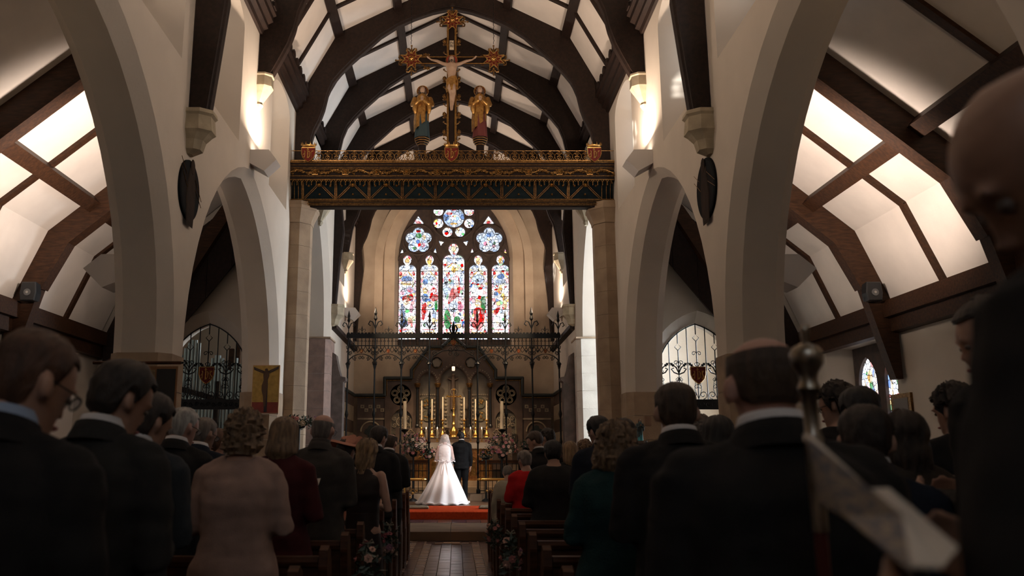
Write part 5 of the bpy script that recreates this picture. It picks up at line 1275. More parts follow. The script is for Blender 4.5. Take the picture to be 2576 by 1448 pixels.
# plaster statue on a bracket at the right pier
CL_T = mat('statue_turquoise', (.05, .38, .44), .5, c2=(.03, .22, .27), vscale=6); CL_D = mat('statue_dark_cloak', (.03, .05, .055), .6)
t, h = robed_statue('saint_statue', 1609, 1052, 1108, 15.2, 'small painted statue in turquoise robe beside the right pier', CL_T, CL_D, mat('statue_flesh', (.28, .16, .11), .6), HAIR_P, halo=False)
M().box(.05, .16, -.2, -.08, .25, .42).build('open_book', mat('book_brown', (.22, .13, .08), .6), t)
M().lathe([(.12, -.05), (.12, 0)], n=10).build('base', STONE_D, t)
M().lathe([(.05, -.05-t.location.z+.05), (.05, -.05)], n=8).build('plinth', STONE_D, t)
# small framed picture on the right aisle wall
q = PX(2274, 1030, AO); t = thing('framed_picture', (AO, q.y, q.z), 'small gilt framed picture on the right aisle wall above the seated heads', 'picture')
M().box(-.04, 0, -.3, .3, -.25, .25).build('frame', GOLD, t); M().box(-.045, -.03, -.22, .22, -.18, .18).build('print', mat('old_print', (.10, .07, .05), .5), t)
# stained lancets in the aisle windows
for s_, sd in ((-1, 'left'), (1, 'right')):
    for (yc, a_, z0, z1, wn) in ((14.75, 1.25, 1.6, 3.45, 15), (8.2, 1.0, 1.5, 3.0, 17)):
        o = struct(bpy.data.objects.new('window_%d' % (wn+(1 if s_ > 0 else 0)), None)); COL.objects.link(o)
        X0 = AO+.36; n = 2; lo = yc-a_+.30; hi = yc+a_-.30; holes = []
        for k in range(n):
            c = lo+(hi-lo)*(k+.5)/n; l = arch_loop(c, (hi-lo)/n*.36, z1-.75, (hi-lo)/n*.55, z0+.3, 6); holes.append([(0, l), (.1, l)])
        out = [(lo, z0+.1), (hi, z0+.1), (hi, z1), (lo, z1)]
        wall_mesh(M(), out, holes, lambda y, z, d: (s_*(X0+d), y, z), 0, .1).build('stone_frame', TRAC, o)
        for hh2 in holes:
            l = hh2[0][1]; tri = tessellate_polygon([[Vector((p[0], p[1], 0)) for p in l]])
            pn = M().add([(s_*(X0+.06), p[0], p[1]) for p in l], [tuple(q) for q in tri]).build('stained_pane', G_WHITE, o, fix=False)
            c = (l[0][0]+l[-1][0])/2; zt2 = max(p[1] for p in l)
            for col, dy, dz, ry_, rz_ in (('gold', 0, -.35, .10, .12), ('red', .05, -1.0, .12, .3), ('blue', -.08, -.7, .06, .2), ('green', -.03, -.5, .08, .08), ('gold', .2, -.8, .02, .5), ('gold', -.2, -.8, .02, .5)):
                M().add([(s_*(X0+.05), c+dy+ry_*math.cos(q), zt2+dz+rz_*math.sin(q)) for q in [2*PI*i/10 for i in range(10)]], [tuple(range(10))]).build('glass_piece', G[col], pn, fix=False)
# ================================================================== people
def cloth(name, c, rough=.85, var=.25, scale=14, bump=.25, sheen=.0, bs=180): return mat(name, c, rough, var=var, vscale=scale, bump=bump, bscale=bs, sheen=sheen, spec=.15)
SUIT_BK = cloth('black_suiting', (.017, .016, .016)); SUIT_CH = cloth('charcoal_suiting', (.028, .027, .026)); SUIT_BR = cloth('brown_grey_suiting', (.050, .043, .038)); SUIT_NV = cloth('navy_suiting', (.012, .016, .026))
SHIRT = cloth('white_shirt', (.62, .60, .60), var=.05); SHIRT_BL = cloth('pale_blue_shirt', (.30, .38, .52), var=.05)
LEATHER = mat('black_leather', (.015, .013, .012), .25)
SKIN = [mat('skin_light', (.42, .24, .17), .5, var=.18, vscale=9, bump=.08, bscale=90), mat('skin_pink', (.46, .25, .19), .5, var=.2, vscale=9, bump=.08, bscale=90), mat('skin_tan', (.33, .18, .12), .5, var=.2, vscale=9, bump=.08, bscale=90)]
def hairmat(name, c, c2=None): return mat(name, c, .55, c2=c2 or tuple(x*.45 for x in c), vscale=5, stretch=(9, 9, 1.2), bump=.5, bscale=40)
H_DK = hairmat('dark_brown_hair', (.030, .018, .012)); H_BK = hairmat('black_hair', (.012, .010, .010)); H_BR = hairmat('brown_hair', (.065, .036, .02)); H_WH = hairmat('white_hair', (.50, .47, .43)); H_GR = hairmat('grey_hair', (.22, .18, .15))
H_BL = hairmat('blonde_hair', (.30, .19, .09), (.12, .07, .035)); H_AU = hairmat('auburn_hair', (.13, .05, .02)); H_HL = hairmat('highlighted_hair', (.24, .15, .08), (.07, .04, .022)); H_RD = hairmat('red_brown_hair', (.10, .04, .018))
EYE = mat('eye_dark', (.10, .07, .055), .5); LIP = mat('lips', (.30, .10, .08), .5); GLS = mat('spectacle_frame', (.01, .01, .01), .3)
LENS = mat('spectacle_lens', (.55, .58, .6), .05, alpha=.25)
HP = [(.0, .022, .0, .078), (.012, .040, -.012, .090), (.035, .052, -.045, .091), (.06, .060, -.070, .089), (.085, .067, -.082, .087), (.11, .072, -.090, .084), (.135, .075, -.096, .091), (.16, .076, -.098, .089), (.185, .072, -.092, .078), (.207, .058, -.074, .058), (.222, .035, -.046, .034), (.231, .006, -.008, .006)]
def hprof(z):
    if z <= 0: return HP[0][1:]
    for a, b in zip(HP, HP[1:]):
        if z <= b[0]:
            t = (z-a[0])/(b[0]-a[0]); return tuple(a[i]+(b[i]-a[i])*t for i in (1, 2, 3))
    return HP[-1][1:]
def ell_ring(cx, cy, z, rx, ry, n=20, e=2.4, Mx=None, yf=None):
    out = []
    for i in range(n):
        t = 2*PI*i/n; c, s_ = math.cos(t), math.sin(t)
        x = rx*math.copysign(abs(c)**(2/e), c); y = (ry if (yf is None or s_ < 0) else yf)*math.copysign(abs(s_)**(2/e), s_)
        p = Vector((cx+x, cy+y, z)); out.append(Mx @ p if Mx else p)
    return out
def hand(m, wrist, dirv, palm_n, side, k=1.0, curl=.5):
    """palm plus four fingers and a thumb; dirv points along the fingers, palm_n out of the palm"""
    d = Vector(dirv).normalized(); n = Vector(palm_n); n = (n - d*n.dot(d)).normalized(); s_ = d.cross(n)*side
    w = Vector(wrist)
    def q(a, b, c): return w + d*a*k + s_*b*k + n*c*k
    m.loft([[q(a, b*math.cos(t), .014*th*math.sin(t)) for t in [2*PI*i/10 for i in range(10)]] for a, b, th in ((-.01, .026, 1.3), (.02, .034, 1.1), (.055, .042, 1.1), (.088, .041, .9), (.096, .034, .6))])
    for i, (b, L) in enumerate(((-.031, .064), (-.0105, .078), (.0105, .073), (.031, .058))):
        p = [q(.078, b, 0)]; a_ = 0; cur = p[0]
        for seg in (.48, .30, .24):
            a_ += curl*.75; cur = cur + (d*math.cos(a_) + n*math.sin(a_))*L*seg*k; p.append(cur)
        m.tube(p, [.0098*k, .0092*k, .0085*k, .0065*k], 7)
    m.tube([q(.015, -.030, .004), q(.045, -.055, .018), q(.072, -.060, .034), q(.09, -.054, .044)], [.014*k, .0125*k, .0105*k, .008*k], 7)
def post(me, mt, wr=0, fr=9, seed=0):
    me.materials.clear(); me.materials.append(mt)
    if wr:
        nn = [v.normal.copy() for v in me.vertices]
        for v, n_ in zip(me.vertices, nn):
            p = v.co; k = noise.noise(Vector((p.x*fr*.6+seed, p.y*fr*.6, p.z*fr*1.7))) + .5*noise.noise(Vector((p.x*fr*2, p.y*fr*2+seed, p.z*fr*2.4)))
            v.co = p + n_*wr*k
    me.shade_smooth(); return me
def remesh(m, vox, it=3): return evaluated(m.mesh('t', None), [('REMESH', dict(mode='VOXEL', voxel_size=vox)), ('SMOOTH', dict(factor=.5, iterations=it))])
pcount = [0]
def person(px, py, Y, label, male=True, bow=18, hyaw=0, yaw=0, skin=0, hair=None, top=None, bottom=None, arms='book', collar=None, glasses=False, vox=None, lh=None, rh=None, group=None, wide=1.0, H=None, floor=0, lean=4, seated=False, xoff=0):
    if floor == 0 and 1.5 < Y < 13.2 and not seated: Y = round((Y-.10-.17)/.862)*.862 + .19 + math.sin(R(lean))*.66 + math.sin(R(bow))*.10 - .05
    pcount[0] += 1; sd = pcount[0]*3.7
    a = P(px, py, Y)
    B = R(bow)
    # total height from the seen top of the head
    ztop = a.z - floor
    if H is None: H = ztop + .035*(1-math.cos(B)) + .012 + .35*(1-math.cos(R(lean)))
    h = H/1.75; vox = vox or (.012 if Y < 3 else .015 if Y < 7 else .019)
    yw = R(yaw)
    fx = math.sin(R(lean))*H*.38 + math.sin(B)*.10*h  # head sits in front of the feet by this
    t = thing('person', (a.x+math.sin(yw)*fx+xoff, Y-math.cos(yw)*fx, floor), label, 'person', group)
    t.rotation_euler = (0, 0, yw)
    inv = (Matrix.Translation(t.location) @ Matrix.Rotation(yw, 4, 'Z')).inverted()
    g = (1.0 if male else .90)*wide
    L_ = Matrix.Translation((0, 0, .5*H)) @ Matrix.Rotation(-R(lean), 4, 'X') @ Matrix.Translation((0, 0, -.5*H))   # upper body leans forward
    npv = L_ @ Vector((0, .005, .862*H))
    hh = .231*h if male else .222*h; ks_ = hh/.231
    HM = Matrix.Translation(npv) @ Matrix.Rotation(R(hyaw), 4, 'Z') @ Matrix.Rotation(-B, 4, 'X') @ Matrix.Translation((0, .01, -.015*h)) @ Matrix.Scale(ks_, 4)
    # ---------------- body
    m = M()
    tors = [(.47, .145, .10), (.53, .165, .115), (.61, .138, .10), (.70, .155, .115), (.77, .165, .112), (.805, .15, .09), (.835, .09, .07), (.86, .058, .058)]
    if not male: tors = [(.47, .15, .11), (.53, .17, .12), (.62, .125, .095), (.70, .145, .12), (.77, .145, .105), (.805, .135, .08), (.835, .08, .06), (.86, .05, .05)]
    m.loft([ell_ring(0, 0, z*H, x*h*wide, y*h*wide, Mx=L_) for z, x, y in tors])
    m.tube([L_ @ Vector((0, -.005, .83*H)), npv + Vector((0, 0, .0)), HM @ Vector((0, -.02, .05))], [.062*h*g, .056*h*g, .054*h*g], 12)
    m.loft([[HM @ Vector((p[1]*math.sin(q), (p[3] if math.cos(q) > 0 else -p[2])*math.cos(q), p[0])) for q in [2*PI*i/22 for i in range(22)]] for p in HP])
    m.loft([[HM @ Vector((x*w_, y, z)) for x, w_ in ((-1, .013), (0, .013), (1, .013))] + [HM @ Vector((0, y2, z2))] for w_ in (1,) for y, z, y2, z2 in ((.075, .128, .092, .126), (.080, .105, .104, .098), (.080, .083, .118, .084), (.080, .074, .096, .071))])
    for s_ in (-1, 1):
        m.ball(HM @ Vector((s_*.085, -.008, .105)), (.016*ks_, .020*ks_, .034*ks_), 8, 6)
        m.ball(HM @ Vector((s_*.030, .082, .135)), (.022*ks_, .010*ks_, .007*ks_), 8, 5)
        S = L_ @ Vector((s_*(.178 if male else .155)*h*wide, -.005, .80*H))
        if arms == 'down': E, Wr = L_ @ Vector((s_*.225*h*wide, -.02, .625*H)), L_ @ Vector((s_*.225*h*wide, .03, .49*H))
        elif arms == 'front': E, Wr = L_ @ Vector((s_*.225*h*wide, .0, .63*H)), L_ @ Vector((s_*.04*h, .22*h, .57*H))
        else: E, Wr = L_ @ Vector((s_*.235*h*wide, -.01, .635*H)), L_ @ Vector((s_*.09*h, .26*h, .655*H))
        tg = lh if s_ < 0 else rh
        if tg is not None:
            Wr = inv @ Vector(tg); mid = (S+Wr)/2; dd = (Wr-S).length; ua = .30*h
            drop = math.sqrt(max(ua*ua-(dd/2)**2, .0004)); E = mid + Vector((s_*.3, -.2, -.93)).normalized()*drop
        m.tube([S, S.lerp(E, .5), E, E.lerp(Wr, .5), Wr], [.054*h*g, .048*h*g, .040*h*g, .036*h*g, .026*h*g], 10)
        m.ball(S, .054*h*g, 10, 8); dv = (Wr-E).normalized()
        if arms == 'down' and tg is None: hand(m, Wr, (0, .15, -1), (-s_, 0, 0), s_, h*.98, .35)
        elif arms == 'front' and tg is None: hand(m, Wr, (-s_*.8, .5, -.2), (0, -1, -.1), s_, h*.98, .6)
        else: hand(m, Wr, (-s_*.25, .8, .35), (-s_*.9, 0, .3), s_, h*.98, .55)
        if s_ < 0: AL = (S, E, Wr)
        else: AR = (S, E, Wr)
        hip = Vector((s_*.085*h, 0, .50*H))
        if seated: kn = Vector((s_*.10*h, .40*h, .50*H)); an = Vector((s_*.10*h, .40*h, .06*H))
        else: kn = Vector((s_*.088*h, .012, .28*H)); an = Vector((s_*.09*h, -.01, .05*H))
        m.tube([hip, hip.lerp(kn, .5), kn, kn.lerp(an, .35), an], [.085*h*wide, .075*h, .052*h, .050*h, .034*h], 10)
        m.tube([an+Vector((0, -.03, -.02)), an+Vector((0, .06, -.035)), an+Vector((0, .13, -.045))], [.036, .034, .026], 8, flat=1.0)
    post(bm_ := remesh(m, vox, 2), SKIN[skin]); link('body', bm_, t)
    # ---------------- eyes, lips
    for s_ in (-1, 1): M().ball(HM @ Vector((s_*.030, .0785, .116)), .009*ks_, 8, 6).build('eye', EYE, t, smooth=True)
    M().ball(HM @ Vector((0, .089, .048)), (.020*ks_, .006*ks_, .007*ks_), 8, 5).build('lips', LIP, t, smooth=True)
    # ---------------- upper garment
    T = dict(mat=SUIT_BK, hem=.465, sleeve=1, flare=0, ease=1.0); T.update(top or {})
    m = M(); e = T['ease']
    if male: rg = [(.53, .185, .132), (.60, .178, .128), (.66, .188, .135), (.72, .200, .142), (.77, .202, .138), (.80, .185, .115), (.825, .125, .092), (.848, .074, .076)]
    else: rg = [(.53, .185, .13), (.60, .150, .115), (.66, .152, .118), (.71, .165, .135), (.76, .168, .122), (.795, .158, .10), (.82, .11, .08), (.838, .070, .068)]
    hem = T['hem']
    if hem < .53: rg = [(hem, (.20+T['flare'])*1.0, .145+T['flare'])] + ([((hem+.53)/2, .195+T['flare']*.5, .14+T['flare']*.5)] if hem < .46 else []) + rg
    else: rg = [r_ for r_ in rg if r_[0] > hem]; rg = [(hem, rg[0][1], rg[0][2])] + rg
    rg = [(z, x*wide*e, y*wide*e) for z, x, y in rg]
    m.loft([ell_ring(0, 0, z*H, x*h, y*h, Mx=L_ if z > .5 else None, e=2.5) for z, x, y in rg])
    if T['sleeve']:
        for s_, (S, E, Wr) in ((-1, AL), (1, AR)):
            cuff = E.lerp(Wr, .93 if T['sleeve'] == 1 else .5)
            m.tube([L_ @ Vector((s_*.06*h, 0, .826*H)), L_ @ Vector((s_*.13*h*g, 0, .812*H)), S + Vector((0, 0, -.012))], [.055*h, .058*h, .062*h*g], 10)
            m.ball(S + Vector((-s_*.012, 0, -.008)), .072*h*g, 12, 9)
            m.tube([S, S.lerp(E, .5), E, E.lerp(cuff, .5), cuff], [.072*h*g, .068*h*g, .060*h*g, .056*h*g, .046*h*g], 12)
    me = remesh(m, vox*1.05, 3); nm = T.get('name', 'jacket')
    post(me, T['mat'], wr=.008 if vox < .018 else .006, seed=sd); jk = link(nm, me, t)
    if T.get('vent'): pass
    if collar is not None:
        c_ = L_ @ Vector((0, -.004, 0)); rg2 = []
        for z, r_ in ((.842, .080), (.868, .071), (.878, .066), (.876, .060)):
            rg2.append([L_ @ Vector((r_*h*g*math.cos(q), r_*h*g*.98*math.sin(q)-.002, z*H-.012*math.sin(q))) for q in [2*PI*i/20 for i in range(20)]])
        M().loft(rg2, cap=False).build('shirt_collar', collar, t, smooth=True)
        rg2 = [[L_ @ Vector((r_*h*g*math.cos(q), r_*h*g*math.sin(q)-.004, z*H-.02*math.sin(q))) for q in [2*PI*i/20 for i in range(20)]] for z, r_ in ((.828, .105), (.848, .088), (.862, .079), (.858, .074), (.84, .078))]
        M().loft(rg2, cap=False).build('lapel_collar', T['mat'], t, smooth=True)
    # ---------------- lower garment
    Bt = dict(kind='trousers', mat=T['mat'], hem=.06); Bt.update(bottom or {})
    m = M()
    if Bt['kind'] == 'trousers':
        m.loft([ell_ring(0, 0, z*H, x*h*wide, y*h*wide) for z, x, y in ((.455, .15, .11), (.50, .172, .125), (.56, .172, .122), (.60, .155, .115))])
        for s_ in (-1, 1):
            if seated: m.tube([(s_*.085*h, 0, .5*H), (s_*.10*h, .40*h, .5*H), (s_*.10*h, .41*h, .25*H), (s_*.10*h, .40*h, .06*H)], [.10*h, .075*h, .065*h, .06*h], 12)
            else: m.tube([(s_*.085*h, 0, .52*H), (s_*.088*h, .005, .40*H), (s_*.09*h, .012, .28*H), (s_*.09*h, .0, .16*H), (s_*.09*h, -.005, .035*H)], [.10*h*wide, .092*h, .072*h, .066*h, .064*h], 12)
        post(me := remesh(m, vox*1.15, 2), Bt['mat'], wr=.005, seed=sd+5); link('trousers', me, t)
    else:
        z0 = Bt['hem']*H; n = 40; w0 = Bt.get('w', .24); rg = []
        for k in range(9):
            f = k/8; z = .62*H + (z0-.62*H)*f; rx = (.14+(.19-.14)*min(1, f*3) + (w0-.19)*max(0, f-.33)/.67)*h*wide; ry = rx*.80; am = .012*f
            rg.append([((rx+am*math.sin(9*q+sd))*math.cos(q), (ry+am*math.sin(7*q+sd))*math.sin(q), z) for q in [2*PI*i/n for i in range(n)]])
        M().loft(rg).build('skirt', Bt['mat'], t, smooth=60)
    # ---------------- shoes
    for s_ in (-1, 1):
        yy = .40*h if seated else 0
        sh = M().loft([[(s_*.09*h+w_*math.cos(q), yy+.03+ln*math.sin(q), z) for q in [2*PI*i/14 for i in range(14)]] for z, w_, ln in ((.0, .044, .13), (.03, .046, .132), (.05, .042, .12), (.075, .035, .07), (.10, .036, .05))])
        sh.build('shoe', LEATHER, t, smooth=60)
    # ---------------- hair
    hs = dict(style='short', mat=H_DK); hs.update(hair or {}); st = hs['style']
    NT, NZ = (56, 22); rings = []
    prm = dict(th=.014, nape=.035, side=.095, front=.187, amp=.005, fr=12, wave=0, ztop=None, flare=0)
    if st == 'bob': prm.update(th=.022, nape=-.045, side=-.02, front=.185, amp=.004, fr=6, wave=.004, flare=.012)
    if st == 'curly': prm.update(th=.030, nape=-.04, side=-.02, front=.18, amp=.022, fr=16, wave=.004, flare=.014)
    if st == 'long': prm.update(th=.020, nape=-.17, side=-.14, front=.185, amp=.008, fr=9, wave=.006, flare=.0)
    if st == 'curlyshort': prm.update(th=.030, nape=.03, side=.07, front=.175, amp=.016, fr=22)
    if st == 'fringe': prm.update(th=.006, ztop=.168, nape=.03, amp=.002)
    if st == 'crop': prm.update(th=.007, amp=.002)
    if st == 'updo': prm.update(th=.020, nape=.03, side=.09, amp=.006)
    prm.update({k: v for k, v in hs.items() if k in prm})
    def lowz(q):
        c = math.cos(q)   # 1 front, -1 back
        if c > .45: return prm['front']
        if c > .05: k = (.45-c)/.4; return prm['front'] + (max(prm['side'], -.2)-prm['front'])*k
        if st in ('short', 'crop', 'curlyshort', 'fringe', 'updo') and c > -.25: return .140 if abs(c) < .25 else prm['side']
        k = min(1, (.05-c)/.7); return prm['side'] + (prm['nape']-prm['side'])*k
    Hi = HM.inverted(); wmax = .076
    for k in range(NZ+1):
        f = k/NZ; r = []
        for j in range(NT):
            q = 2*PI*j/NT; lo = lowz(q); hi = .232 if prm['ztop'] is None else prm['ztop']
            if prm['ztop'] is not None and math.cos(q) > .15: lo = hi = .14
            if prm['ztop'] is not None: z = hi + (lo-hi)*f
            else:
                u_ = math.sin(f*PI/2) if f < 1 else 1; z = hi + (lo-hi)*(1-math.cos(f*PI/2))**.9
            pz_ = max(z, .0 if z > .1 else .10); hw_, yb, yf = hprof(min(max(z, .10) if z < .10 and st in ('bob', 'curly', 'long') else z, .2305))
            x, y = hw_*math.sin(q), (yf if math.cos(q) > 0 else -yb)*math.cos(q)
            n_ = Vector((math.sin(q), math.cos(q), 0)); up_ = max(0, (z-.17)/.06)
            N3 = Vector((n_.x*(1-.8*up_**2), n_.y*(1-.8*up_**2), up_)).normalized()
            nz_ = noise.noise(Vector((math.sin(q)*prm['fr']*.5+sd, math.cos(q)*prm['fr']*.5, z*prm['fr']*(7 if 'curly' in st else 2.2))))
            th = prm['th'] + prm['amp']*nz_*1.6 + prm['wave']*math.sin(q*14+z*30) + prm['flare']*max(0, min(1, (.15-z)/.12))
            if z < .0 and st in ('bob', 'curly', 'long'): th -= .02*min(1, -z/.05)
            if math.cos(q) > .3: th *= .6
            if f > .93: th *= .55
            p = Vector((x, y, z+ (.004 if up_ > 0 else 0))) + N3*th
            r.append(HM @ p)
        rings.append(r)
    # tuck the lower edge inwards
    r = []
    for j in range(NT):
        q = 2*PI*j/NT; lo = lowz(q)
        if prm['ztop'] is not None and math.cos(q) > .15: lo = .14
        hw_, yb, yf = hprof(max(lo, .03)); r.append(HM @ Vector((hw_*.85*math.sin(q), (yf if math.cos(q) > 0 else -yb)*.85*math.cos(q), lo+.004)))
    rings.append(r)
    if prm['ztop'] is not None:
        r = []
        for j in range(NT):
            q = 2*PI*j/NT; hi = prm['ztop'] if math.cos(q) <= .15 else .14; hw_, yb, yf = hprof(hi); r.append(HM @ Vector((hw_*.92*math.sin(q), (yf if math.cos(q) > 0 else -yb)*.92*math.cos(q), hi)))
        rings.insert(0, r)
    if st != 'bald':
        hm_ = M().loft(rings, cap=prm['ztop'] is None)
        hm_.build('hair', hs['mat'], t, smooth=70 if 'curly' not in st else 50)
    if st == 'updo': M().ball(HM @ Vector((0, -.11, .12)), (.05, .045, .05), 12, 8).build('hair_bun', hs['mat'], t, smooth=True)
    if glasses:
        m = M(); ln = M()
        for s_ in (-1, 1):
            m.tube([HM @ Vector((s_*.031+.024*math.cos(q), .100, .116+.017*math.sin(q))) for q in [2*PI*i/14 for i in range(15)]], .0022, 5)
            m.tube([HM @ Vector((s_*.055, .100, .120)), HM @ Vector((s_*.078, .07, .121)), HM @ Vector((s_*.086, .0, .122)), HM @ Vector((s_*.083, -.02, .108))], .0022, 5)
            ln.lathe([(.001, 0), (.023, 0)], (0, 0, 0), 14, ax='y'); 
            ln.v[-28:] = [tuple(HM @ Vector((s_*.031+p[0], .100, .116+p[2]*.72))) for p in ln.v[-28:]]
        m.tube([HM @ Vector((-.008, .102, .119)), HM @ Vector((.008, .102, .119))], .0022, 5)
        gl_ = m.build('glasses', GLS, t); ln.build('lenses', LENS, gl_)
    t['_H'] = H
    return t, HM, L_, (AL, AR)
PAPER = mat('cream_paper', (.62, .55, .47), .8, var=.08, vscale=3)
def booklet(t, L_, H, label, open_=True, dz=0, dx=0):
    """order of service lying in the two hands of a person; a thing of its own"""
    yw = t.rotation_euler[2]; Mw = Matrix.Translation(t.location) @ Matrix.Rotation(yw, 4, 'Z'); h = H/1.75
    c = Mw @ (L_ @ Vector((dx, .36*h, .70*H+dz))); b = thing('booklet', c, label, 'booklet', 'orders of service held by guests', rz=yw)
    for s_ in (-1, 1):
        o = M().loft([[(0, 0, 0), (0, .005, .004), (0, .09, .12), (0, .085, .12)], [(s_*.10, -.03, .01), (s_*.10, -.025, .014), (s_*.10, .07, .13), (s_*.10, .065, .13)]]).build('page', PAPER, b)
    return b
def suit(mt, **k): d = dict(mat=mt); d.update(k); return d
G_ = 'wedding guests'
def guest(px, py, Y, label, book=None, **k):
    r = person(px, py, Y, label, **k)
    if book: booklet(r[0], r[2], r[0]['_H'], book)
    del r[0]['_H']
    return r
COAT_PK = cloth('dusty_pink_wool', (.33, .22, .18), var=.15); COAT_MR = cloth('maroon_wool', (.055, .010, .012), var=.2); RED_J = cloth('scarlet_wool', (.42, .012, .014), var=.15); CARD_T = cloth('dark_teal_knit', (.012, .038, .040), bump=.6, bs=120)
VELV = mat('black_brown_velvet', (.020, .012, .010), .6, sheen=.08, spec=.2, var=.3, vscale=8); DR_PK = cloth('blush_dress', (.50, .22, .15), var=.1); SK_T = mat('teal_floral_skirt', (.035, .13, .14), .6, c2=(.006, .010, .012), vscale=13); BEIGE = cloth('pale_grey_beige_cloth', (.33, .29, .22), var=.15)
# ---- left side of the aisle, nearest first
guest(100, 818, 1.93, 'man in black suit with glasses and pale blue collar, nearest on the left', bow=24, hyaw=-28, yaw=-8, hair=dict(mat=H_RD, style='short', th=.012), top=suit(SUIT_BK), collar=SHIRT_BL, glasses=True, vox=.010, xoff=-.03)
guest(292, 902, 2.75, 'man with thick dark hair in charcoal suit behind the bespectacled man on the left', bow=26, hyaw=-34, yaw=-12, hair=dict(mat=H_DK, th=.024), top=suit(SUIT_CH), collar=SHIRT, vox=.011)
guest(366, 984, 3.75, 'dark-haired guest in slate grey jacket between the charcoal suit and white-haired man', bow=26, hyaw=-30, yaw=-8, hair=dict(mat=H_DK, th=.024, nape=.0), top=suit(cloth('slate_suiting', (.030, .036, .042))), collar=SHIRT)
guest(456, 1020, 5.3, 'white-haired elderly man with glasses in black suit on the left', bow=18, hyaw=-30, yaw=-8, skin=1, hair=dict(mat=H_WH, style='crop', th=.010), top=suit(SUIT_BK), collar=SHIRT, glasses=True, book='folded white booklet in front of the white-haired man')
guest(509, 1046, 6.2, 'man with grey-brown cropped hair and glasses beside the white-haired man', bow=18, hyaw=-30, yaw=-5, skin=2, hair=dict(mat=H_GR, style='crop', th=.010), top=suit(SUIT_NV), collar=SHIRT, glasses=True)
guest(541, 1074, 7.0, 'red-haired guest in white shirt half hidden behind the pink coat', bow=15, hyaw=-30, male=False, hair=dict(mat=H_AU, th=.02), top=suit(SHIRT, name='blouse'), bottom=dict(mat=SUIT_BK))
guest(409, 1052, 7.0, 'auburn-haired woman half hidden behind the grey jacket and white-haired man', bow=10, male=False, hair=dict(mat=H_AU, style='bob'), top=suit(SUIT_BK, name='coat'))
guest(615, 1031, 4.45, 'woman with short curly brown hair in long dusty pink coat', male=False, bow=10, hair=dict(mat=H_HL, style='curly', nape=-.01, side=.02, th=.028), top=suit(COAT_PK, hem=.30, flare=.04, name='coat', ease=1.14), bottom=dict(mat=SUIT_BK), wide=1.08, vox=.012)
guest(715, 1046, 5.3, 'woman with straight blonde bob in long maroon coat', male=False, bow=10, hair=dict(mat=H_HL, style='bob', flare=.018, nape=-.05), top=suit(COAT_MR, hem=.36, flare=.04, name='coat', ease=1.12), bottom=dict(mat=SUIT_BK), wide=1.1, yaw=-14, book='white booklet held open beside the maroon coat')
guest(811, 1036, 6.15, 'balding man in brown-grey suit with long jacket, left of the aisle', bow=12, hyaw=-12, yaw=-6, skin=1, hair=dict(mat=H_GR, style='fringe'), top=suit(SUIT_BR, hem=.40, ease=1.05), collar=cloth('brown_grey_collar', (.05, .043, .038)), bottom=dict(mat=SUIT_CH), glasses=True)
hat = guest(872, 1098, 7.9, 'woman in blush pink dress and wide pink hat behind the suited man', male=False, bow=14, hyaw=-20, yaw=-12, hair=dict(mat=H_DK, style='updo'), top=suit(DR_PK, sleeve=0, name='dress_bodice', hem=.5), bottom=dict(kind='skirt', mat=DR_PK, hem=.28), arms='book')
HATM = cloth('pink_hat_felt', (.50, .24, .17), var=.1); HM = hat[1]
m = M(); m.loft([[HM @ Vector((r_*math.sin(q), r_*1.05*math.cos(q), z+.02*math.sin(2*q)*(r_ > .12))) for q in [2*PI*i/26 for i in range(26)]] for z, r_ in ((.15, .20), (.175, .19), (.18, .10), (.20, .095), (.245, .085), (.26, .05), (.262, .005))])
ht = m.build('hat', HATM, hat[0], smooth=60)
m = M()
for k in range(2): m.loft([[HM @ Vector((.10+.03*k+r_*math.cos(q), -.10+.07*k+.02*math.sin(q), .20+.07*math.sin(q)*r_*14)) for q in [2*PI*i/12 for i in range(12)]] for r_ in (.045, .07, .03)])
m.build('hat_bow', HATM, ht, smooth=60)
guest(803, 1098, 7.0, 'dark-haired guest mostly hidden behind the balding man on the left', male=False, bow=5, hair=dict(mat=H_DK, style='long'), top=suit(SUIT_BK))
guest(921, 1102, 7.0, 'woman with wavy blonde hair in sleeveless dark velvet dress by the aisle', male=False, bow=16, hyaw=-14, yaw=-10, skin=0, hair=dict(mat=H_BL, style='long', wave=.008, nape=-.10, side=-.09, amp=.014), top=suit(VELV, sleeve=0, name='dress_bodice', hem=.55, ease=.98), bottom=dict(kind='skirt', mat=VELV, hem=.03, w=.21), vox=.012)
guest(948, 1069, 8.75, 'dark-haired man in black suit just ahead of the woman in velvet', bow=20, hyaw=-28, yaw=-8, hair=dict(mat=H_DK, th=.018), top=suit(SUIT_BK), collar=SHIRT)
guest(980, 1087, 10.4, 'man with thinning hair in black suit farthest forward on the left', bow=18, hyaw=-18, yaw=-8, skin=1, hair=dict(mat=H_BR, style='fringe', ztop=.19, th=.008), top=suit(SUIT_BK), collar=SHIRT)
